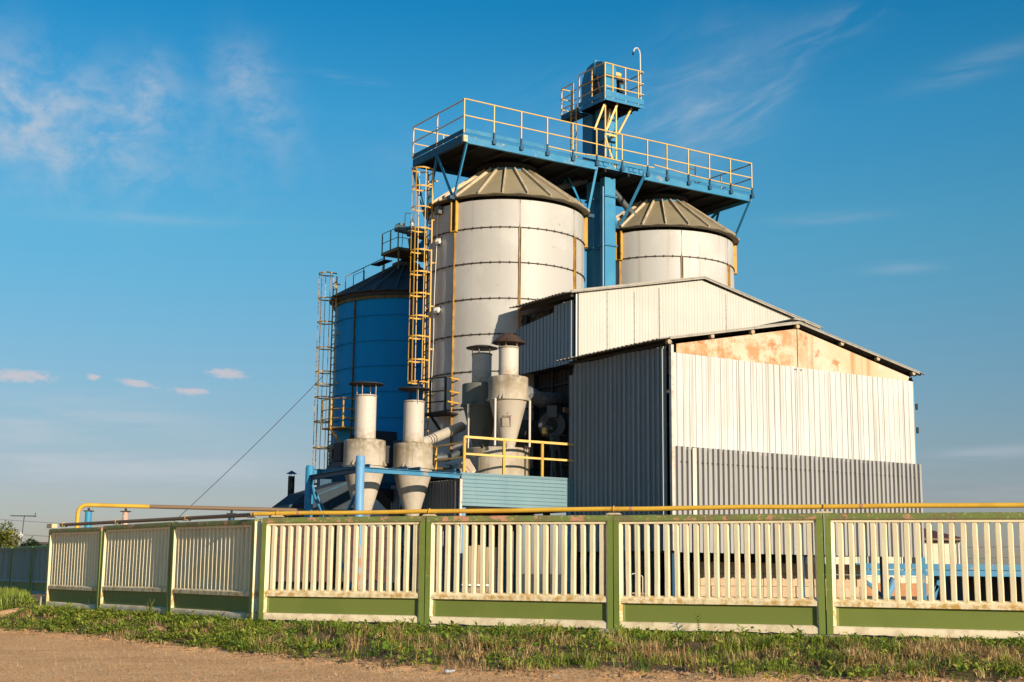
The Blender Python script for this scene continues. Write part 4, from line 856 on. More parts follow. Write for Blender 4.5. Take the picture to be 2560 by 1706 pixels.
mb = MB(); mb.add([(19.0, 82.5, 3.95), (27.25, 82.5, 3.95), (27.25, 91.5, 3.95), (19.0, 91.5, 3.95), (22.2, 86.5, 5.1), (24.2, 86.5, 5.1)], [(0, 1, 5, 4), (1, 2, 5), (2, 3, 4, 5), (3, 0, 4), (3, 2, 1, 0)]); rf = part('roof', mb, M['roof_brown'], t)
mb = MB(); mb.box(19.0, 27.25, 82.48, 82.499, 3.82, 3.94); mb.box(27.2, 27.249, 82.5, 91.4, 3.82, 3.94); part('fascia', mb, M['roof_tan'], rf)
mb = MB(); mb.box(19.2, 27.0, 82.7, 91.2, 3.76, 3.81); part('soffit', mb, M['dark_wall'], t)
mb = MB(); mb.tube([(27.0, 82.9, 3.8), (26.97, 82.93, 3.5), (26.97, 82.93, .5)], .05, 8); part('downpipe', mb, M['white'], t)
for x in (21.0, 23.6):
    mb = MB(); mb.box(x, x + 1.0, 82.955, 82.999, 1.75, 3.05); w = part('window', mb, M['glass_dark'], t)
    mb = MB()
    for a, b, c_, d_ in ((x - .06, x, 1.7, 3.1), (x + 1.0, x + 1.06, 1.7, 3.1), (x - .06, x + 1.06, 3.1, 3.16), (x - .06, x + 1.06, 1.64, 1.7), (x + .48, x + .52, 1.7, 3.1)): mb.box(a, b, 82.94, 82.953, c_, d_)
    part('frame', mb, M['white'], w)
mb = MB(); mb.box(14.6, 19.4, 82.6, 82.8, .5, 2.85)
solo('yard_wall', mb, M['house_wall'], 'pale yard wall joining the brown-roofed house, seen under the shed', 'wall', WORLD, (17, 82.6, .5))
# ------------------------------------------------------------------ far left: house, antenna, overhead lines
t = thing('village_house', 'low house with a faded tan roof beyond the far fence', 'house', WORLD, (-36, 112, .5))
mb = MB(); mb.box(-39, -30, 110, 118, .5, 2.6); part('wall', mb, M['house_wall'], t)
mb = MB(); mb.extr([(-39.6, 109.5, 2.55), (-39.6, 114, 3.75), (-39.6, 118.5, 2.55)], (10.2, 0, 0)); part('roof', mb, M['roof_tan'], t)
AX, AY = -38.6, 109
t = thing('tv_antenna', 'television antenna with two arrays on a thin mast above the far trees', 'antenna', WORLD, (AX, AY, .5))
mb = MB(); mb.tube([(AX - .15, AY, .5), (AX + .12, AY, 5.65)], .035, 6); part('mast', mb, M['wire'], t)
mb = MB(); mb.tube([(AX - .95, AY, 5.68), (AX + 1.0, AY + .3, 5.68)], .035, 6)
for k in range(7): mb.tube([(AX - .85 + k*.28, AY - .5, 5.7), (AX - .85 + k*.28, AY + .6, 5.7)], .018, 5)
mb.bar((AX + .95, AY, 5.6), (AX + 1.0, AY, 5.95), .05); part('upper_array', mb, M['wire'], t)
mb = MB(); mb.tube([(AX - 1.2, AY, 4.15), (AX + .1, AY, 4.2)], .045, 6); mb.bar((AX - .1, AY, 4.4), (AX + .12, AY, 4.18), .05); mb.bar((AX - .1, AY, 3.96), (AX + .12, AY, 4.18), .05); part('lower_array', mb, M['white'], t)
def wire(name, p, q, sag, r, label, cat, m=M['wire']):
    p = Vector(p); q = Vector(q); pts = [p.lerp(q, k/24) - Vector((0, 0, 4*sag*(k/24)*(1 - k/24))) for k in range(25)]
    mb = MB(); mb.tube(pts, r, 5); return solo(name, mb, m, label, cat, WORLD, tuple(p), sharp=180)
wire('overhead_wire', (-70, 130, 6.2), (-14, 150, 4.0), .5, .022, 'faint overhead wire behind the antenna, the lower of two', 'wire')
wire('overhead_wire', (-70, 130, 7.6), (-14, 150, 5.3), .5, .018, 'faint overhead wire behind the antenna, the upper of two', 'wire')
wire('overhead_wire', (18, 120, 5.0), (60, 120, 5.3), .9, .02, 'thin wire sagging past the brown house roof, the upper of two', 'wire')
wire('overhead_wire', (18, 120, 2.7), (60, 120, 4.2), .2, .015, 'thin wire beyond the brown house, the lower of two', 'wire')
pw = Vector(PLANT.W(pol(S3, 3.5, 171, 9.55)))
wire('guy_wire', tuple(pw), (-13.0, 50.5, 2.7), .12, .014, 'dark guy wire slanting down from the rust-speckled ladder over the pipe', 'wire')

# ------------------------------------------------------------------ gas pipes
def bend(p0, c, p1, r, n=7):
    p0, c, p1 = Vector(p0), Vector(c), Vector(p1); a = c + (p0 - c).normalized()*r; b = c + (p1 - c).normalized()*r
    return [a.lerp(c, k/n).lerp(c.lerp(b, k/n), k/n) for k in range(n + 1)]
t = thing('gas_pipe', 'yellow gas pipe with a rusty brown end lying along the top of the fence', 'pipe', FENCE, (0, .03, 2.87))
def fz(x): return 2.868 + (.005*x if x < 11 else .055)
mb = MB(); mb.tube([(-.25, .03, 2.865)] + [(x, .03, fz(x) + .006*math.sin(x*1.9)) for x in (1, 2, 3, 4, 5, 6, 7, 8, 9, 10, 11, 12, 13, 14, 15, 16, 17, 21)], .047, 14); part('pipe_run', mb, M['pipe_yellow'], t, 'clean yellow run')
WP = lambda x, y, z: Vector(WING.W((x, y, z)))
inv = lambda p: ((p.x - FENCE.o[0])*FENCE.c + (p.y - FENCE.o[1])*FENCE.s, -(p.x - FENCE.o[0])*FENCE.s + (p.y - FENCE.o[1])*FENCE.c, p.z)
wpts = [inv(WP(x, .03, 2.86)) for x in (.75, 3, 6, 9, 12.2)] + [(-.3, .028, 2.864)]
mb = MB(); mb.tube(wpts, .047, 14); part('pipe_run', mb, M['pipe_brown'], t, 'rusty brown run')
for i, (x, fr_, z) in enumerate(((.36, 0, 0), (4.14, 0, 0), (8.28, 0, 0), (12.5, 0, 0), (16.7, 0, 0), (1.0, 1, 0), (4.73, 1, 0), (8.89, 1, 0), (12.2, 1, 0))):
    q = (lambda a, b, c_: (a, b, c_)) if fr_ == 0 else (lambda a, b, c_: inv(WP(a, b, c_)))
    zz = fz(x) if fr_ == 0 else 2.86
    mb = MB(); mb.extr([q(x - .16, -.03, 2.795), q(x + .16, -.03, 2.795), q(x + .11, -.02, 2.83), q(x - .11, -.02, 2.83)], Vector(q(0, .1, 0)) - Vector(q(0, 0, 0))); b = part('bracket', mb, M['bracket'], t)
    mb = MB(); mb.tube([q(x, .03 + .062*math.cos(R(a)), zz + .062*math.sin(R(a))) for a in range(-50, 231, 20)], .008, 6); part('clamp', mb, M['yellow'], b)
for x in (.9, 8.65, 13.2):
    mb = MB(); mb.tube([(x - .03, .03, fz(x) + .006*math.sin(x*1.9)), (x + .03, .03, fz(x) + .006*math.sin(x*1.9))], .0495, 14); part('weld_collar', mb, M['redstone'], t)
# second pipe behind the wing
PY_ = 42.0
t = thing('gas_pipe', 'second gas pipe behind the fence, elbowed yellow at one end and rusty beyond', 'pipe', WORLD, (-12.9, PY_, .5))
e0, e1, e2 = Vector((-13.18, PY_, .5)), Vector((-13.2, PY_, 3.53)), Vector((-7.3, PY_ + .6, 3.47))
c_ = e1.lerp(e2, .36)
mb = MB(); mb.tube([e0] + bend(e0, e1, e2, .3) + [c_], .062, 14); part('pipe_run', mb, M['pipe_yellow'], t)
mb = MB(); mb.tube([c_, e2, Vector((2, PY_ + 3, 3.4))], .061, 14); part('pipe_run', mb, M['pipe_brown'], t)
def support(label, x, y, zt_, r, m, m2):
    t = thing('pipe_support', label, 'support post', WORLD, (x, y, .5), 'posts under the second gas pipe')
    mb = MB(); mb.lathe(x, y, [(r, .5), (r, zt_ - .17)], 16); part('post', mb, m, t)
    mb = MB(); mb.box(x - .14, x + .14, y - .1, y + .1, zt_ - .169, zt_ - .14); mb.box(x - .03, x + .03, y - .03, y + .03, zt_ - .139, zt_ - .06); part('saddle', mb, m2, t)
support('blue pipe support post beside the yellow elbow', -12.88, PY_ + .02, 3.5, .1, M['blue_clean'], M['ring_dark'])
support('pale pipe support post with flaking pink paint', -11.77, PY_ + .1, 3.5, .085, M['pink'], M['ring_dark'])
support('dark blue pipe support stub under the rusty run', -8.6, PY_ + .45, 3.48, .1, M['blue_dark'], M['black'])

# ------------------------------------------------------------------ fence
def fence_panel(label, fr, x0, x1, zb=.54, zt=2.79, frame_m=None, gr_m=None, base_m=None, sill_m=None, n=None, group='concrete fence panels', wob=.006):
    t = thing('slat_fence', label, 'fence', fr, ((x0 + x1)/2, 0, zb), group)
    t.rotation_euler = (R(random.uniform(-.5, .5)), R(random.uniform(-.22, .22)), fr.a + R(random.uniform(-.15, .15)))
    fm = frame_m or M['f_green']; gm = gr_m or M['f_cream']
    rr = random.Random(int(x0*100) + len(label)); yF = -.065; yB = .10; pw_ = .115; tb = .12
    for xa in (x0, x1 - pw_):
        mb = MB(); mb.box(xa, xa + pw_, yF, yB, zb - .01, zt - tb); part('frame_post', mb, fm, t)
    # top beam with a chipped upper edge
    mb = MB(); k = 44; vs = []; fs = []
    for i in range(k + 1):
        x = x0 + (x1 - x0)*i/k; c1 = rr.uniform(0, .012); c2 = rr.uniform(0, .010) + (.03*rr.random() if rr.random() < .05 else 0)
        vs += [(x, yF - .004, zt - tb), (x, yF - .004, zt - .03 - c2), (x, yF + .022 + c1, zt - rr.uniform(0, .006)), (x, yB, zt), (x, yB, zt - tb)]
    for i in range(k):
        for j in range(5):
            a = 5*i + j; b = 5*i + (j + 1) % 5; fs.append((a, b, b + 5, a + 5))
    fs += [(4, 3, 2, 1, 0), tuple(5*k + j for j in range(5))]; mb.add(vs, fs)
    part('top_beam', mb, M['f_green_top'] if frame_m is None else fm, t, sharp=50)
    a, b = x0 + pw_, x1 - pw_; z_r0, z_r1 = zb + .51, zb + .645; zs = zt - tb - .058
    mb = MB()
    mb.box(a + .001, b - .001, -.03, .092, zs, zt - tb - .001)            # top strip
    mb.extr([(a + .001, -.045, z_r0), (a + .001, -.045, z_r1 - .05), (a + .001, .0, z_r1), (a + .001, .092, z_r1 + .02), (a + .001, .092, z_r0)], (b - a - .002, 0, 0))   # lower rail, sloped top
    mb.extr([(a + .001, yF + .004, z_r0 - .36), (a + .052, -.0, z_r0 - .36), (a + .052, .092, z_r0 - .36), (a + .001, .092, z_r0 - .36)], (0, 0, zs - z_r0 + .359))       # reveals beside the posts
    mb.extr([(b - .001, yF + .004, z_r0 - .36), (b - .001, .092, z_r0 - .36), (b - .052, .092, z_r0 - .36), (b - .052, -.0, z_r0 - .36)], (0, 0, zs - z_r0 + .359))
    n = n or round((b - a)/.208); st = (b - a - .104)/n
    for i in range(n):
        c_ = a + .052 + st*(i + .5) + rr.uniform(-1, 1)*wob; w1, w2 = .039 + rr.uniform(-.003, .003), .055; vs = []
        H_ = 7; tl = rr.uniform(-1, 1)*wob
        for j in range(H_ + 1):
            z = z_r1 + .001 + (zs - z_r1 - .002)*j/H_ - (.0 if j else .02); o = rr.uniform(-1, 1)*.0025
            o2 = o + tl*(j/H_ - .5)*1.6; vs += [(c_ - w2 + o2, .09, z), (c_ - w1 + o2, -.008, z), (c_ + w1 + o2 + rr.uniform(-1, 1)*.002, -.0165, z), (c_ + w2 + o2, .09, z)]
        fs = [(4*j + q, 4*j + (q + 1) % 4, 4*j + 4 + (q + 1) % 4, 4*j + 4 + q) for j in range(H_) for q in range(4)]
        fs += [(3, 2, 1, 0), tuple(4*H_ + q for q in range(4))]; mb.add(vs, fs)
    part('slat_grille', mb, gm, t, sharp=40)
    mb = MB(); mb.box(a + .053, b - .053, .02, .088, zb + .15, z_r0 - .002)
    mb.extr([(a + .0525, .019, zb + .15), (a + .0525, -.004, zb + .15), (a + .095, .0195, zb + .15)], (0, 0, z_r0 - zb - .155)); part('base_panel', mb, base_m or M['f_base'], t)
    mb = MB(); k = 26; vs = []; fs = []
    for i in range(k + 1):
        x = a + .001 + (b - a - .002)*i/k; q = rr.uniform(-1, 1)*.006; zl = zb + rr.uniform(-.012, .012)
        vs += [(x, -.04 + q, zl), (x, -.04 + q, zb + .105 + q), (x, .0, zb + .148), (x, .09, zb + .149), (x, .09, zl)]
    for i in range(k):
        for j in range(5):
            a_ = 5*i + j; b_ = 5*i + (j + 1) % 5; fs.append((a_, b_, b_ + 5, a_ + 5))
    fs += [(4, 3, 2, 1, 0), tuple(5*k + j for j in range(5))]; mb.add(vs, fs)
    part('sill', mb, sill_m or M['f_sill'], t, sharp=50)
    return t
fence_panel('cream and green fence panel at the fence corner, in front of the blue frame', FENCE, .02, 4.09)
fence_panel('cream and green fence panel in front of the drum deck, second from the fence corner', FENCE, 4.115, 8.285)
fence_panel('cream and green fence panel in front of the near shed, third from the fence corner', FENCE, 8.31, 12.48, .535, 2.79)
fence_panel('cream and green fence panel showing the house and blue gantry between its slats', FENCE, 12.51, 16.7, .535, 2.795)
fence_panel('cream and green fence panel continuing past the one that shows the house', FENCE, 16.73, 20.9, .535, 2.795)
fence_panel('grazing-lit fence panel at the broken end of the wing, beside a concrete footing', WING, .12, 3.97, .5, 2.75)
fence_panel('grazing-lit fence panel in the middle of the wing, below the second pipe', WING, 4.01, 8.28, .53, 2.78)
fence_panel('grazing-lit fence panel of the wing nearest the corner', WING, 8.32, 12.5, .52, 2.76)
mb = MB(); mb.box(12.502, 12.52, -.065, .10, .53, 2.7); part('end_face', mb, M['f_cream'], bpy.data.objects['slat_fence.007'])
# far fence, weathered, in shade
FAR = Frame(-21.7, 63.0, 122.5 - 180)
FAR = Frame(-21.7 - 16*.5373, 63.0 + 16*.8434, -57.5)
for i, (x0, x1, dz, lab) in enumerate(((16.1, 19.9, 0, 'shaded weathered fence panel on the far fence, mostly hidden by the wing'), (12.1, 15.9, 0, 'shaded weathered fence panel on the far fence, just beside the wing'), (8.1, 11.9, 0, 'shaded weathered fence panel on the far fence, next to the lowered one'), (4.1, 7.9, -.28, 'shaded weathered fence panel on the far fence, the lowest one'))):
    fence_panel(lab, FAR, x0, x1, .45 + dz, 2.6 + dz, M['f_green'], M['f_old'], M['f_base'], M['f_old'], 17, 'far fence panels')
# footings
for fr_, x, w, lab in ((WING, -.12, .5, 'tan concrete footing under the broken end of the wing'), (FENCE, 4.11, .5, 'concrete footing under the first joint of the front fence'), (FENCE, 8.3, .55, 'concrete footing under the joint in front of the shed corner'), (FENCE, 12.5, .85, 'concrete footing under the joint beside the house view')):
    mb = MB(); rr = random.Random(int(x*10)); 
    mb.extr([(x - w/2, -.28, .15), (x + w/2, -.28, .15), (x + w/2 - .03, -.25, .52), (x - w/2 + .04, -.25, .525)], (0, .42, 0))
    solo('fence_footing', mb, M['concrete'], lab, 'footing', fr_, (x, 0, .15), 'concrete footings under the fence')
mb = MB(); mb.extr([(-.3, -.1, .5), (-.14, -.1, .5), (-.2, -.06, .78), (-.25, -.06, .8)], (0, .12, 0)); solo('footing_stub', mb, M['concrete'], 'broken pale stub standing on the footing at the end of the wing', 'stub', WING, (-.2, 0, .5))
mb = MB(); mb.box(-.1, .3, -.07, .1, 2.78, 2.9); solo('coping_block', mb, M['bracket'], 'tan block lying on top of the fence at the end of the wing', 'block', WING, (.1, 0, 2.78))

# ------------------------------------------------------------------ ground
EX = np.array([-400, -60, -22, -14.5, -11.63, -8.81, -4.24, -1.8, .18, 2.7, 5.06, 8, 20, 60, 400.]); EY = np.array([420, 90, 46, 37.6, 34.4, 31.4, 25.9, 23.3, 22.4, 21.9, 21.4, 20.8, 17.5, 5, -120.])
FXP = np.array([-400, -30, -21.7, -13.64, -5.564, 31.4, 400.]); FYP = np.array([560, 76, 63, 40.87, 31.0, 15.8, -140.])
from mathutils import noise as mnoise
def nz(x, y, s, o=0.): return mnoise.noise(Vector((x*s + o, y*s - o*.7, o)))
def ye(x, w=True): return float(np.interp(x, EX, EY)) + (.28*nz(x, 0, .9, 3.) + .14*nz(x, 0, 3.1, 8.) if w else 0)
def yf(x): return float(np.interp(x, FXP, FYP))
def tverge(x, y):
    a, b = ye(x), yf(x)
    return (y - a)/(b - a) if b > a else 1.
def height(x, y):
    t = tverge(x, y)
    if t <= 0:
        d = ye(x) - y; e = max(0, 1 - d/1.5); return (.03*e + .055*e*nz(x, y, 3.3) + .03*e*nz(x, y, 8.) + .012*nz(x, y, 1.7) + .007*nz(x, y, 6.)) if d < 40 else 0.
    if t >= 1: return .5
    s = min(1, t*1.15); h = .06 + .36*(s*s*(3 - 2*s)*.5 + s*.5)
    k = min(1, t*8)*min(1, (1 - t)*10)
    return min(h + k*(.10*nz(x, y, .9) + .07*nz(x, y, 2.6)), .45)
def graded(lo, a, b, hi, st):
    m = list(np.arange(a, b, st)); s = st; q = m[-1]
    while q < hi: s *= 1.45; q += s; m.append(q)
    s = st; q = m[0]; pre = []
    while q > lo: s *= 1.45; q -= s; pre.append(q)
    return pre[::-1] + m
gx = graded(-3000, -17, 11, 3000, .14); gy = graded(-400, 18.5, 43, 4000, .14)
vs = [(x, y, height(x, y)) for y in gy for x in gx]; nx = len(gx)
fs = [(j*nx + i, j*nx + i + 1, (j + 1)*nx + i + 1, (j + 1)*nx + i) for j in range(len(gy) - 1) for i in range(nx - 1)]
soil = mat('soil', (.84, .47, .21), .95, 0, blotch=((.70, .375, .16), .45, .42, .62, .8), blotch2=((.86, .52, .26), 2.2, .5, .68, .6), speck=((.28, .145, .065), 15, .59, .65, .8), bump=(11, .8, .035), spec=.1, rnd=False)
mb = MB(); mb.v = vs; mb.f = fs
g = solo('field_ground', mb, soil, None, None, WORLD, (0, 0, 0), kind='structure', sharp=180)
def soil_verge():
    """grassy-bank soil where the verge lies, dusty yard beyond the fence"""
    me = g.data; a = me.color_attributes.new('zone', 'FLOAT_COLOR', 'POINT'); d = np.zeros((len(vs), 4), np.float32); d[:, 3] = 1
    for i, (x, y, z) in enumerate(vs):
        t = tverge(x, y); d[i, 0] = min(max(t*7 + .15 + .8*nz(x, y, 1.3, 4.), 0), 1) if t < 1.02 else 0
        if math.hypot((x + 15.4)/1.3, (y - 40.6)/1.7) < 1: d[i, 0] = 0
        d[i, 1] = 1 if t >= 1 else 0
    a.data.foreach_set('color', d.ravel())
    nt = soil.node_tree; N = nt.nodes; L = nt.links; bs = N['Principled BSDF']; src = bs.inputs['Base Color'].links[0].from_socket
    at = N.new('ShaderNodeAttribute'); at.attribute_name = 'zone'; sp = N.new('ShaderNodeSeparateColor'); L.new(at.outputs['Color'], sp.inputs[0])
    mx = N.new('ShaderNodeMix'); mx.data_type = 'RGBA'; L.new(sp.outputs[0], mx.inputs['Factor']); L.new(src, mx.inputs['A']); mx.inputs['B'].default_value = (.12, .085, .045, 1)
    m2 = N.new('ShaderNodeMix'); m2.data_type = 'RGBA'; L.new(sp.outputs[1], m2.inputs['Factor']); L.new(mx.outputs['Result'], m2.inputs['A']); m2.inputs['B'].default_value = (.13, .11, .085, 1)
    L.new(m2.outputs['Result'], bs.inputs['Base Color'])
soil_verge()

def leaf_mat(name, rough=.6):
    m = bpy.data.materials.new(name); m.use_nodes = True; nt = m.node_tree; N = nt.nodes; L = nt.links
    at = N.new('ShaderNodeAttribute'); at.attribute_name = 'tint'
    bs = N['Principled BSDF']; bs.inputs['Roughness'].default_value = rough; bs.inputs['Specular IOR Level'].default_value = .25
    L.new(at.outputs['Color'], bs.inputs['Base Color'])
    tr = N.new('ShaderNodeBsdfTranslucent'); L.new(at.outputs['Color'], tr.inputs['Color'])
    mx = N.new('ShaderNodeMixShader'); mx.inputs[0].default_value = .28; L.new(bs.outputs[0], mx.inputs[1]); L.new(tr.outputs[0], mx.inputs[2])
    L.new(mx.outputs[0], N['Material Output'].inputs['Surface']); return m
LEAF = leaf_mat('leaf')
def tinted(name, vs, fs, tints, m, base, label=None, cat=None, kind=None, parent=None, group=None):
    mb = MB(); mb.v = vs; mb.f = fs
    me = new_mesh(name, mb, m, base, 180); a = me.color_attributes.new('tint', 'FLOAT_COLOR', 'POINT')
    d = np.ones((len(vs), 4), np.float32); d[:, :3] = np.array(tints, np.float32); a.data.foreach_set('color', d.ravel())
    o = bpy.data.objects.new(name, me); COL.objects.link(o)
    if parent: o.parent = parent
    else: o.location = base
    return tag(o, label, cat, group, kind)
def blade(vs, fs, ts, p, h, w, lean, az, col, curl=.5):
    b = len(vs); dx, dy = math.cos(az), math.sin(az); px_, py_ = -dy*w/2, dx*w/2
    m1 = (p[0] + dx*lean*.35*h, p[1] + dy*lean*.35*h, p[2] + h*.55); tp = (p[0] + dx*lean*h, p[1] + dy*lean*h, p[2] + h*(1 - curl*lean*.5))
    vs += [(p[0] - px_, p[1] - py_, p[2] - .01), (p[0] + px_, p[1] + py_, p[2] - .01), (m1[0] + px_*.8, m1[1] + py_*.8, m1[2]), (m1[0] - px_*.8, m1[1] - py_*.8, m1[2]), tp]
    fs += [(b, b + 1, b + 2, b + 3), (b + 3, b + 2, b + 4)]; ts += [col]*5
def leaf(vs, fs, ts, p, d, up, L_, w, col):
    b = len(vs); d = Vector(d).normalized(); s_ = d.cross(Vector(up)).normalized()*(w/2); n_ = s_.cross(d).normalized()*(w*.18); p = Vector(p)
    vs += [tuple(p), tuple(p + d*L_*.45 + s_ + n_), tuple(p + d*L_), tuple(p + d*L_*.45 - s_ + n_)]
    fs += [(b, b + 1, b + 2), (b, b + 2, b + 3)]; ts += [col]*4
def jit(c, a=.22): k = 1 + random.uniform(-a, a); return (c[0]*k*(1 + random.uniform(-.08, .08)), c[1]*k, c[2]*k*(1 + random.uniform(-.1, .1)))
GREEN = [(.18, .26, .03), (.24, .32, .038), (.32, .36, .055), (.085, .15, .022), (.37, .37, .065)]; DRY = [(.58, .385, .17), (.48, .31, .135), (.66, .48, .225), (.30, .18, .085)]
def verge_pt():
    while True:
        if random.random() < .83:
            x = random.uniform(-13.5, 9.2)
            a, b = ye(x), yf(x); y = a + (b - a)*random.uniform(-.02, 1.0)
        else:
            x = random.uniform(-24, -13.2); a, b = ye(x), yf(x); y = a + (b - a)*random.uniform(0, 1.0)
        if y < 17.8 or y > 66: continue
        if math.hypot((x + 15.4)/1.2, (y - 40.6)/1.6) < 1 + .3*nz(x, y, 2.): continue
        return x, y
def dryness(x, y):
    t = tverge(x, y)
    return 1.3*nz(x, y, .6, 2.) + .9*nz(x, y, 1.6, 6.) + (.10 if x > -1 else -.22) - .55*max(0, t - .62)*3 - (.15 if t < .1 else 0)
gv, gf, gt, dv, df_, dt = [], [], [], [], [], []
for i in range(11500):                                 # tufts of grass blades
    x, y = verge_pt(); z = height(x, y); dr = dryness(x, y); dens = nz(x, y, 1.1, 12.)
    t = tverge(x, y)
    if t < .10 and random.random() < .6: continue
    if dens < -.12 and random.random() < .8: continue
    if nz(x, y, .62, 55.) < -.11 and t < .8 and random.random() < .85: continue
    tall = (.10 + .22*max(0, dens + .1) + .06*random.random())*(1.2 if dr > .15 else 1)*(.55 if t > .86 else 1)*(.7 if x < -6 else 1)
    c = random.choice(DRY) if dr > .10 + random.uniform(-.09, .09) else random.choice(GREEN)
    isd = c[0] > .28; V_, F_, T_ = (dv, df_, dt) if isd else (gv, gf, gt); az0 = random.uniform(0, 2*PI)
    for k in range(random.randint(4, 9)):
        blade(V_, F_, T_, (x + random.gauss(0, .025), y + random.gauss(0, .025), z), tall*random.uniform(.5, 1.25), random.uniform(.007, .016), random.uniform(.15, 1.5), az0 + random.gauss(0, 1.6), jit(c, .3), .75)
lv, lf, lt = [], [], []
for i in range(9500):                                  # broad-leaved weeds, from rosettes to knee-high clumps
    x, y = verge_pt(); z = height(x, y); t = tverge(x, y); dn = nz(x, y, .75, 31.); dr = dryness(x, y)
    keep = (.30 if nz(x, y, .62, 55.) > -.2 or t > .8 else -.25) + 1.1*dn + (.5 if t > .72 else 0) + (.4 if x < -5 else 0) - (.5 if dr > .3 else 0)
    if random.random() > keep or (t < .06 and random.random() < .5): continue
    c = random.choice(GREEN[:3] if random.random() < .8 else GREEN[2:]); big = random.random() < .16
    hh = random.uniform(.03, .14)*(1 + .9*max(0, dn))*(1.5 if big else 1)*(.6 if t > .86 else 1); sz = random.uniform(.04, .085)*(1.6 if big else 1)
    for k in range(random.randint(5, 12)):
        a = random.uniform(0, 2*PI); e = random.uniform(-.2, 1.1); zz = z + hh*random.random() + .01; r_ = random.uniform(0, .06)
        leaf(lv, lf, lt, (x + r_*math.cos(a), y + r_*math.sin(a), zz), (math.cos(a), math.sin(a), e), (random.uniform(-.4, .4), random.uniform(-.4, .4), 1), sz*random.uniform(.7, 1.4), sz*random.uniform(.35, .7), jit(c if random.random() < .93 else (.36, .28, .07), .3))
for i in range(5200):                                  # dead leaves and old stems between them
    x, y = verge_pt(); z = height(x, y); c = random.choice(DRY + [(.2, .12, .06), (.14, .085, .05)])
    a = random.uniform(0, 6.3); leaf(dv, df_, dt, (x, y, z + random.uniform(.0, .08)), (math.cos(a), math.sin(a), random.uniform(-.2, .8)), (0, 0, 1), random.uniform(.03, .11), random.uniform(.01, .04), jit(c))
for i in range(190):                                   # big arching tufts
    x = random.uniform(-7.5, 9); a_, b_ = ye(x), yf(x); t = random.uniform(.05, .8); y = a_ + (b_ - a_)*t; z = height(x, y)
    if y < 18.3 or (x < -2 and random.random() < .5): continue
    dry = nz(x, y, .9, 77.) > .08; c = random.choice(DRY[:3]) if dry else random.choice(GREEN[1:])
    V_, F_, T_ = (dv, df_, dt) if dry else (gv, gf, gt); hh = random.uniform(.16, .38); sp_ = random.uniform(.05, .13)
    for k in range(random.randint(28, 60)):
        blade(V_, F_, T_, (x + random.gauss(0, sp_), y + random.gauss(0, sp_), z), hh*random.uniform(.5, 1.2), random.uniform(.006, .013), random.uniform(.2, 1.7), random.uniform(0, 6.3), jit(c, .35), .8)
for i in range(150):                                   # leafy clumps, thick along the fence foot
    x = random.uniform(-13, 9); a_, b_ = ye(x), yf(x); t = 1 - abs(random.gauss(0, .33)); y = a_ + (b_ - a_)*max(t, .05); z = height(x, y)
    if y < 18.3 or t > .97: continue
    c = random.choice(GREEN[:4]); r_ = random.uniform(.08, .22); hh = random.uniform(.08, .26)*(.65 if t > .86 else 1)
    for k in range(random.randint(30, 75)):
        a = random.uniform(0, 6.3); q = r_*math.sqrt(random.random()); zz = z + hh*(1 - (q/r_)**2*.6)*random.uniform(.25, 1)
        leaf(lv, lf, lt, (x + q*math.cos(a), y + q*math.sin(a), zz), (math.cos(a) + random.gauss(0, .4), math.sin(a) + random.gauss(0, .4), random.uniform(-.4, .8)), (random.uniform(-.5, .5), random.uniform(-.5, .5), 1), random.uniform(.04, .11), random.uniform(.02, .055), jit(c, .32))
for i in range(420):                                   # bright dock-like leaves along the fence foot
    x = random.uniform(-5, 9); a_, b_ = ye(x), yf(x); t = random.uniform(.66, .95) if x > 2 or random.random() < .4 else random.uniform(.2, .9); y = a_ + (b_ - a_)*t; z = height(x, y)
    if y < 18.3: continue
    c = random.choice([(.17, .29, .03), (.23, .33, .04), (.13, .23, .03)]); sz = random.uniform(.07, .13)
    for k in range(random.randint(5, 9)):
        a = random.uniform(0, 6.3); leaf(lv, lf, lt, (x, y, z + random.uniform(.01, .09)), (math.cos(a), math.sin(a), random.uniform(.2, 1.5)), (random.uniform(-.3, .3), random.uniform(-.3, .3), 1), sz*random.uniform(.7, 1.3), sz*random.uniform(.35, .55), jit(c, .25))
tinted('verge_grass', gv, gf, gt, LEAF, (0, 0, 0), 'short green grass on the bank below the fence', 'grass', 'stuff')
tinted('dry_grass', dv, df_, dt, LEAF, (0, 0, 0), 'dry straw-coloured grass on the bank below the fence', 'grass', 'stuff')
tinted('broadleaf_weeds', lv, lf, lt, LEAF, (0, 0, 0), 'low broad-leaved weeds on the bank below the fence', 'weeds', 'stuff')
# grass beyond, towards the far fence
gv, gf, gt = [], [], []
for i in range(5200):
    y = random.uniform(42, 66); x = -13.9 - (y - 40.9)*.36 - random.uniform(.2, 9)
    if math.hypot((x + 15.4)/1.3, (y - 40.6)/1.8) < 1: continue
    z = height(x, y); c = random.choice(GREEN[1:3] + [(.2, .21, .05)])
    for k in range(4): blade(gv, gf, gt, (x + random.gauss(0, .12), y + random.gauss(0, .12), z), random.uniform(.12, .42), random.uniform(.02, .05), random.uniform(.1, .9), random.uniform(0, 6.3), jit(c))
tinted('far_grass', gv, gf, gt, LEAF, (0, 0, 0), 'rough grass beside the far fence', 'grass', 'stuff')
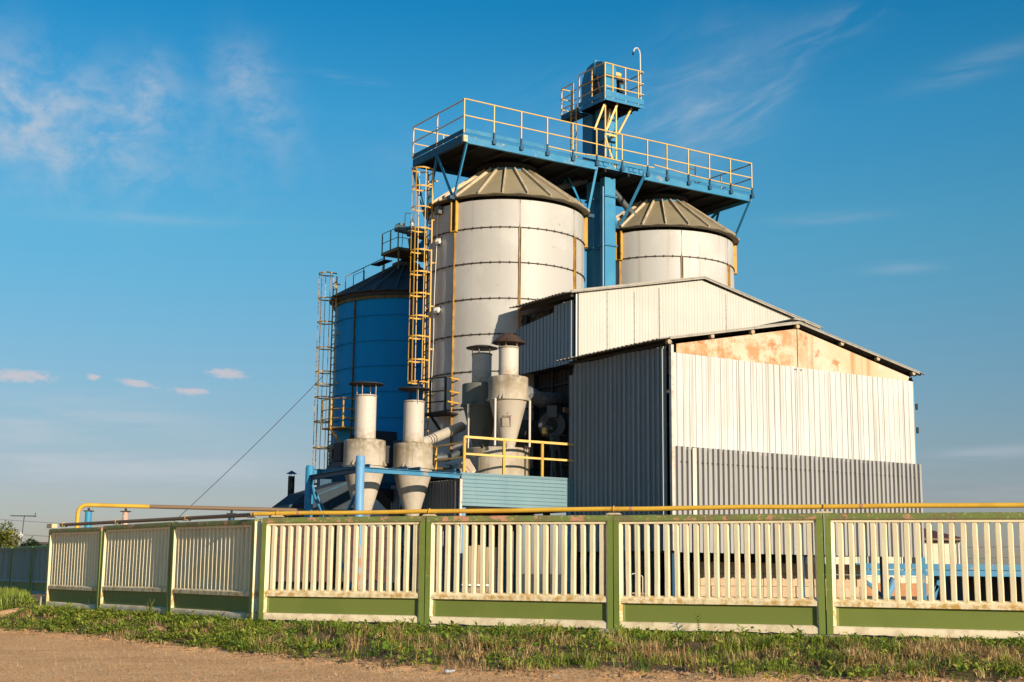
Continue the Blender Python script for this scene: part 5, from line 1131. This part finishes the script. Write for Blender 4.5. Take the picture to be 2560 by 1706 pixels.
# clods, straw
cv, cf = [], []
OCT = [Vector(p) for p in ((1, 0, 0), (-1, 0, 0), (0, 1, 0), (0, -1, 0), (0, 0, 1), (0, 0, -1), (.7, .7, 0), (-.7, .7, 0), (.7, -.7, 0), (-.7, -.7, 0), (.6, 0, .7), (-.6, 0, .7), (0, .6, .7), (0, -.6, .7))]
OF = [(4, 10, 12), (4, 12, 11), (4, 11, 13), (4, 13, 10), (10, 0, 6), (10, 6, 12), (12, 6, 2), (12, 2, 7), (12, 7, 11), (11, 7, 1), (11, 1, 9), (11, 9, 13), (13, 9, 3), (13, 3, 8), (13, 8, 10), (10, 8, 0)]
def clod(x, y, z, r):
    b = len(cv); an = random.uniform(0, 6.3); ca, sa = math.cos(an), math.sin(an); sx, sy, sz = random.uniform(.7, 1.4), random.uniform(.7, 1.3), random.uniform(.5, .9)
    for p in OCT:
        k = random.uniform(.75, 1.2)*r; q = (p.x*sx*k, p.y*sy*k, p.z*sz*k); cv.append((x + ca*q[0] - sa*q[1], y + sa*q[0] + ca*q[1], z + q[2]))
    for f in OF: cf.append(tuple(i + b for i in f))
for i in range(9500):
    x = random.uniform(-12.5, 9); e = ye(x)
    if random.random() < .5:
        if nz(x, 0, 1.4, 44.) < random.uniform(-.5, .2): continue
        y = e - random.gauss(.05, .38); r = random.uniform(.008, .03) if random.random() < .85 else random.uniform(.03, .06)
    else: y = random.uniform(18.5, e); r = random.uniform(.006, .018) if random.random() < .93 else random.uniform(.02, .035)
    if y < 18.3: continue
    clod(x, y, height(x, y), r)
mb = MB(); mb.v = cv; mb.f = cf
solo('soil_clods', mb, mat('clod_soil', (.40, .235, .115), .95, 0, blotch=((.28, .165, .085), 2, .45, .6, .8), spec=.1, rnd=False), 'crumbly soil clods along the edge of the field', 'soil clods', WORLD, (0, 0, 0), kind='stuff', sharp=40)
sv, sf, st_ = [], [], []
for i in range(4200):
    x = random.uniform(-11, 9); y = random.uniform(18.5, ye(x) + .2)
    if y < 18.4: continue
    z = height(x, y) + .006; a = random.uniform(0, PI); l_ = random.uniform(.03, .14)
    blade(sv, sf, st_, (x, y, z), l_, .007, random.uniform(1.2, 4), a, jit((.55, .42, .26)), .42)
for i in range(0, len(sv)):
    p = sv[i]; sv[i] = (p[0], p[1], max(p[2], height(p[0], p[1]) + .004))
tinted('straw_litter', sv, sf, st_, LEAF, (0, 0, 0), 'scattered straw and stubble bits on the field', 'straw', 'stuff')

# individual weeds that stand out
def weed(label, x, y, h, kind):
    z = height(x, y) - .02; t = thing('weed_plant', label, 'weed', WORLD, (x, y, z))
    random.seed(int(x*100)); V_, F_, T_ = [], [], []
    n = {'stalk': 1, 'bush': 9, 'seedling': 1}[kind]; mb = MB()
    for k in range(n):
        a = random.uniform(0, 6.3); lean = random.uniform(.05, .4) if n > 1 else .16; hh = h*random.uniform(.6, 1)
        if kind == 'stalk': a = 2.6
        pts = [(x + math.cos(a)*lean*hh*q*q, y + math.sin(a)*lean*hh*q*q, z + hh*q) for q in (0, .33, .66, 1)]
        mb.tube(pts, [.008, .007, .006, .004], 5)
        for q in np.linspace(.25, 1, 9 if kind != 'stalk' else 14):
            p = (x + math.cos(a)*lean*hh*q*q, y + math.sin(a)*lean*hh*q*q, z + hh*q); b = random.uniform(0, 6.3)
            if kind == 'stalk' and q < .8: continue
            for s_ in (0, PI): leaf(V_, F_, T_, p, (math.cos(b + s_), math.sin(b + s_), .35), (0, 0, 1), .05 if kind == 'stalk' else (.09 if kind == 'seedling' else .06), .03 if kind != 'seedling' else .045, jit((.16, .17, .05) if kind != 'seedling' else (.08, .13, .03)))
    part('stem', mb, M['bark'] if kind == 'stalk' else M['f_green'], t)
    o = tinted('foliage', [(a - x, b - y, c - z) for a, b, c in V_], F_, T_, LEAF, (0, 0, 0), parent=t)
    return t
def on_line(fr_, s_, d): p = fr_.W((s_, -d, 0)); return p[0], p[1]
x, y = on_line(WING, 3.9, .25); weed('dry bent weed stalk at the first joint of the wing', x, y, .62, 'stalk')
x, y = on_line(WING, 8.05, .45); weed('bushy grey-green weed at the second joint of the wing', x, y, .5, 'bush')
x, y = on_line(FENCE, 10.1, .3); weed('upright seedling in front of the green base of the third panel', x, y, .45, 'seedling')
x, y = on_line(FENCE, -.12, .2); weed('leafy weed growing in the gap at the fence corner', x, y, .32, 'bush')
# litter
t = thing('plastic_bottle', 'crumpled clear plastic bottle lying on the field', 'bottle', WORLD, (-.95, 22.35, .03))
mb = MB(); mb.tube([(-1.02, 22.32, .05), (-1.01, 22.325, .05), (-.965, 22.34, .053), (-.93, 22.355, .047), (-.90, 22.365, .055), (-.88, 22.375, .058)], [.014, .029, .031, .024, .029, .012], 12); part('body', mb, M['bottle'], t, sharp=180)
mb = MB(); mb.tube([(-.88, 22.375, .058), (-.862, 22.38, .06)], .013, 10); part('cap', mb, M['white'], t)
def stone(label, x, y, r, m):
    rr = random.Random(int(x*50)); mb = MB(); z = height(x, y); mb.add([(p.x*r*1.5*rr.uniform(.8, 1.2), p.y*r*rr.uniform(.8, 1.2), p.z*r*.6) for p in OCT], OF); mb.v = [(a + x, b + y, c + z + r*.25) for a, b, c in mb.v]
    solo('stone', mb, m, label, 'stone', WORLD, (x, y, z))
stone('reddish broken brick lying in the weeds below the wing', -7.95, 31.6, .16, M['redstone'])
stone('pale stone on the soil edge below the second front panel', .7, 22.05, .075, M['concrete'])

# ------------------------------------------------------------------ trees at the far left
def tree(label, x, y, h, rad, cz, seed, nleaf, ls, cols, squash=.8):
    rr = random.Random(seed); z0 = .45; t = thing('broadleaf_tree', label, 'tree', WORLD, (x, y, z0)); mb = MB(); tips = []
    mb.tube([(x, y, z0), (x + .1, y, z0 + h*.25), (x - .05, y + .05, z0 + h*.5)], [.16*h/4, .12*h/4, .08*h/4], 8)
    for k in range(9):
        a = rr.uniform(0, 6.3); e = rr.uniform(.3, 1.0); b = (x, y, z0 + h*rr.uniform(.2, .5)); q = (x + math.cos(a)*rad*.75, y + math.sin(a)*rad*.75, min(z0 + h*.95, b[2] + rad*e))
        mb.tube([b, tuple(Vector(b).lerp(Vector(q), .5) + Vector((0, 0, .2))), q], [.05*h/4, .035*h/4, .015], 6); tips.append(q)
    part('trunk', mb, M['bark'], t)
    V_, F_, T_ = [], [], []
    cl = []
    for k in range(46):
        while True:
            p = Vector((rr.uniform(-1, 1), rr.uniform(-1, 1), rr.uniform(-1, 1)))
            if .25 < p.length < 1: break
        cl.append((Vector((x, y, cz)) + Vector((p.x*rad, p.y*rad, p.z*rad*squash)), rr.uniform(.18, .38)*rad, rr.choice(cols)))
    for k in range(nleaf):
        c_, r_, co = rr.choice(cl); d = Vector((rr.gauss(0, 1), rr.gauss(0, 1), rr.gauss(0, 1))).normalized(); p = c_ + d*r_*rr.uniform(.5, 1.1)
        if p.z < z0 + .15: continue
        leaf(V_, F_, T_, p - Vector((x, y, z0)), (d.x + rr.uniform(-.6, .6), d.y + rr.uniform(-.6, .6), d.z*.5 + rr.uniform(-.7, .3)), (rr.uniform(-.3, .3), rr.uniform(-.3, .3), 1), ls*rr.uniform(.7, 1.3), ls*.6, jit(co))
    tinted('crown', V_, F_, T_, LEAF, (0, 0, 0), parent=t)
tree('yellow-green tree at the edge of the photo beyond the far fence', -38.6, 100, 4.6, 2.7, 2.9, 3, 12000, .26, [(.20, .22, .03), (.13, .16, .025), (.26, .25, .04)])
tree('small dark tree beside the antenna mast', -34.9, 101, 3.1, 1.25, 2.5, 5, 6000, .19, [(.06, .11, .025), (.04, .075, .02)], .8)
tree('low dark bush between the yellow-green tree and the small one', -36.4, 100.5, 2.7, .95, 2.15, 8, 4200, .19, [(.08, .12, .025), (.055, .09, .02)], .8)

# ------------------------------------------------------------------ sun, sky, camera
SUN_AZ, SUN_EL = 36., 16.        # degrees to the right of straight behind the camera; height above the horizon
sd = Vector((math.sin(R(SUN_AZ))*math.cos(R(SUN_EL)), -math.cos(R(SUN_AZ))*math.cos(R(SUN_EL)), math.sin(R(SUN_EL))))
sl = bpy.data.lights.new('sun', 'SUN'); sl.energy = 5.; sl.angle = R(.5); sl.color = (1., .845, .645)
so = bpy.data.objects.new('sun', sl); so.rotation_euler = (-sd).to_track_quat('-Z', 'Y').to_euler(); so.location = (30, -30, 40); COL.objects.link(so)
w = bpy.data.worlds.new('World'); SC.world = w; w.use_nodes = True; nt = w.node_tree; N = nt.nodes; L = nt.links
bg = N['Background']
sky = N.new('ShaderNodeTexSky'); sky.sky_type = 'NISHITA'; sky.sun_disc = False; sky.sun_elevation = R(SUN_EL); sky.sun_rotation = R(180 - SUN_AZ)
sky.air_density = 1.; sky.dust_density = .6; sky.ozone_density = 2.
def math_(op, a, b=None, c=None):
    n = N.new('ShaderNodeMath'); n.operation = op
    for i, q in enumerate((a, b, c)):
        if q is None: continue
        if isinstance(q, (int, float)): n.inputs[i].default_value = q
        else: L.new(q, n.inputs[i])
    return n.outputs[0]
tc = N.new('ShaderNodeTexCoord'); sp = N.new('ShaderNodeSeparateXYZ'); L.new(tc.outputs['Generated'], sp.inputs[0])
el_ = math_('MULTIPLY', math_('ARCSINE', sp.outputs['Z']), 180/PI); az_ = math_('MULTIPLY', math_('ARCTAN2', sp.outputs['X'], sp.outputs['Y']), 180/PI)
def vec_(a, b, c=0.):
    n = N.new('ShaderNodeCombineXYZ')
    for i, q in enumerate((a, b, c)):
        if isinstance(q, (int, float)): n.inputs[i].default_value = q
        else: L.new(q, n.inputs[i])
    return n.outputs[0]
def noise_(v, s, det=6, rgh=.6, dist=0.):
    n = N.new('ShaderNodeTexNoise'); L.new(v, n.inputs['Vector']); n.inputs['Scale'].default_value = s; n.inputs['Detail'].default_value = det; n.inputs['Roughness'].default_value = rgh; n.inputs['Distortion'].default_value = dist; return n.outputs['Fac']
def mrange(s, a, b, c=0., d=1.):
    n = N.new('ShaderNodeMapRange'); n.interpolation_type = 'SMOOTHSTEP'; L.new(s, n.inputs['Value'])
    for k, q in (('From Min', a), ('From Max', b), ('To Min', c), ('To Max', d)): n.inputs[k].default_value = q
    return n.outputs['Result']
def blob(a0, e0, ra, re, sk=0.):
    da = math_('DIVIDE', math_('SUBTRACT', az_, a0), ra); ee = math_('SUBTRACT', el_, e0)
    if sk: ee = math_('SUBTRACT', ee, math_('MULTIPLY', math_('SUBTRACT', az_, a0), sk))
    de = math_('DIVIDE', ee, re)
    return math_('POWER', 2.718, math_('MULTIPLY', -1., math_('ADD', math_('MULTIPLY', da, da), math_('MULTIPLY', de, de))))
def addm(lst):
    r = lst[0]
    for q in lst[1:]: r = math_('ADD', r, q)
    return r
wv = vec_(math_('ADD', math_('MULTIPLY', az_, .34), math_('MULTIPLY', el_, .12)), math_('SUBTRACT', math_('MULTIPLY', el_, .44), math_('MULTIPLY', az_, .10)))
wisp = mrange(math_('ADD', math_('MULTIPLY', noise_(wv, 1.15, 9, .62, .5), .75), math_('MULTIPLY', noise_(vec_(math_('MULTIPLY', az_, .9), math_('MULTIPLY', el_, 1.5), 3.), 1.3, 6, .6, .4), .25)), .36, .70)
wv2 = vec_(math_('ADD', math_('MULTIPLY', az_, .14), math_('MULTIPLY', el_, .06)), math_('SUBTRACT', math_('MULTIPLY', el_, .55), math_('MULTIPLY', az_, .22)), 4.)
wis2 = mrange(noise_(wv2, 1.5, 8, .6, .6), .40, .80)
wv3 = vec_(math_('MULTIPLY', az_, .12), math_('MULTIPLY', el_, .9), 9.)
wis3 = mrange(noise_(wv3, 1.2, 6, .55, .2), .35, .72)
def wt(w_, lst): return math_('MULTIPLY', w_, addm([math_('MULTIPLY', blob(*q[1:]), q[0]) for q in lst]))
cir = addm([wt(wisp, [(1.7, -18.4, 17.4, 2.9, 2.3, -.2), (1.3, -21.3, 18.0, 1.2, 2.2), (1.1, -15.6, 19.3, 1.2, 1.3), (1.4, -11.4, 19.5, 1.5, 1.6, -.5), (.4, -13, 17., 4, 2.)]),
            wt(wis2, [(.75, 8.3, 19.3, 2.2, 2.6, .3), (.75, 11.2, 20.0, 1.6, 1.2, .8), (.7, 14.6, 22.3, 1.8, .7, .3), (.45, 4., 19.5, 3, 1.5)]),
            wt(wis3, [(.75, -7.2, 20.2, 1.6, .22, -.12), (.6, 19.5, 20.1, 2.4, .45, .22), (.45, -16, 14.1, 5., .22, .02), (.55, 13.3, 14.6, 2.2, .25), (.55, 16.2, 12.4, 1.3, .22), (.8, 19.3, 4.9, 2.6, .35, .07), (1.5, -18.5, 6.0, 5., 1.0), (1.3, -18, 4.2, 7, .9), (.8, -10, 3.8, 6, .7), (.5, 19, 3.4, 4, .6)])])
veil = mrange(noise_(vec_(math_('MULTIPLY', az_, .30), math_('MULTIPLY', el_, .36), 2.), .9, 4, .55), .25, .75)
cir = math_('ADD', cir, wt(veil, [(.62, -18.6, 17.6, 2.9, 2.1, -.2), (.4, -21.6, 17.4, 1.6, 2.6), (.32, -15.5, 19.4, 1.6, 1.4), (.34, -11.4, 19.6, 1.7, 1.5), (.40, 8.5, 19.4, 3.6, 2.6, .4), (.30, 2., 18.0, 3.5, 1.6), (.25, -3.5, 17.5, 3., 1.5)]))
lump = noise_(vec_(math_('MULTIPLY', az_, 1.7), math_('MULTIPLY', el_, 3.6)), 1.5, 6, .6)
cum = mrange(math_('ADD', math_('MULTIPLY', lump, .8), math_('MULTIPLY', addm([blob(-11.85, 8.0, .85, .26, -.04), blob(-13.3, 7.2, .8, .18), blob(-15.5, 7.45, .75, .17, -.1), blob(-17.2, 7.6, .28, .16), math_('MULTIPLY', blob(-20., 7.5, 1.5, .32), .9)]), .62)), .56, .98)
hs = N.new('ShaderNodeHueSaturation'); L.new(sky.outputs[0], hs.inputs['Color']); hs.inputs['Saturation'].default_value = 1.0; hs.inputs['Hue'].default_value = .5
def mixc(f, a, b, bt='MIX'):
    n = N.new('ShaderNodeMix'); n.data_type = 'RGBA'; n.blend_type = bt
    if isinstance(f, (int, float)): n.inputs['Factor'].default_value = f
    else: L.new(f, n.inputs['Factor'])
    for k, q in (('A', a), ('B', b)):
        if isinstance(q, tuple): n.inputs[k].default_value = (*q, 1)
        else: L.new(q, n.inputs[k])
    return n.outputs['Result']
SKY_TINT = (1., 1., 1.); SKY_STR = .078; CIR = (5.4, 5.9, 6.6); CUM = (7.4, 6.0, 5.9)
cr = N.new('ShaderNodeValToRGB'); L.new(math_('DIVIDE', el_, 60.), cr.inputs[0])
TINT = [(0, (.70, .68, .86)), (3.4, (.70, .69, .87)), (5.5, (.69, .76, .88)), (8.9, (.62, .89, 1.0)), (13.9, (.46, 1.10, 1.20)), (18.9, (.27, 1.13, 1.36)), (23.5, (.085, .98, 1.32)), (40, (.35, .85, 1.25))]
for i, (e_, c_) in enumerate(TINT):
    k = cr.color_ramp.elements[i] if i < 2 else cr.color_ramp.elements.new(e_/60)
    k.position = e_/60; k.color = (c_[0]/1.5, c_[1]/1.5, c_[2]/1.5, 1)
tint = N.new('ShaderNodeVectorMath'); tint.operation = 'SCALE'; tint.inputs['Scale'].default_value = 1.5; L.new(cr.outputs[0], tint.inputs[0])
c0 = mixc(1., hs.outputs[0], tint.outputs[0], 'MULTIPLY')
c1 = mixc(math_('MULTIPLY', cir, .42), c0, CIR)
c2 = mixc(math_('MULTIPLY', cum, .6), c1, CUM)
L.new(c2, bg.inputs['Color']); bg.inputs['Strength'].default_value = SKY_STR
cd = bpy.data.cameras.new('camera'); cam = bpy.data.objects.new('camera', cd); COL.objects.link(cam); SC.camera = cam
cd.sensor_width = 36; cd.lens = 36*3413/2560; cd.clip_end = 9000; cd.clip_start = .1
cam.location = (0, 0, 1.6)
cam.matrix_world = Matrix.Translation((0, 0, 1.6)) @ Matrix.Rotation(R(90 + 9.66), 4, 'X') @ Matrix.Rotation(R(.607), 4, 'Z')
SC.view_settings.view_transform = 'Standard'; SC.view_settings.look = 'None'; SC.view_settings.exposure = .35; SC.view_settings.gamma = 1.
SC.cycles.max_bounces = 6; SC.cycles.diffuse_bounces = 3; SC.cycles.glossy_bounces = 3; SC.cycles.transmission_bounces = 2
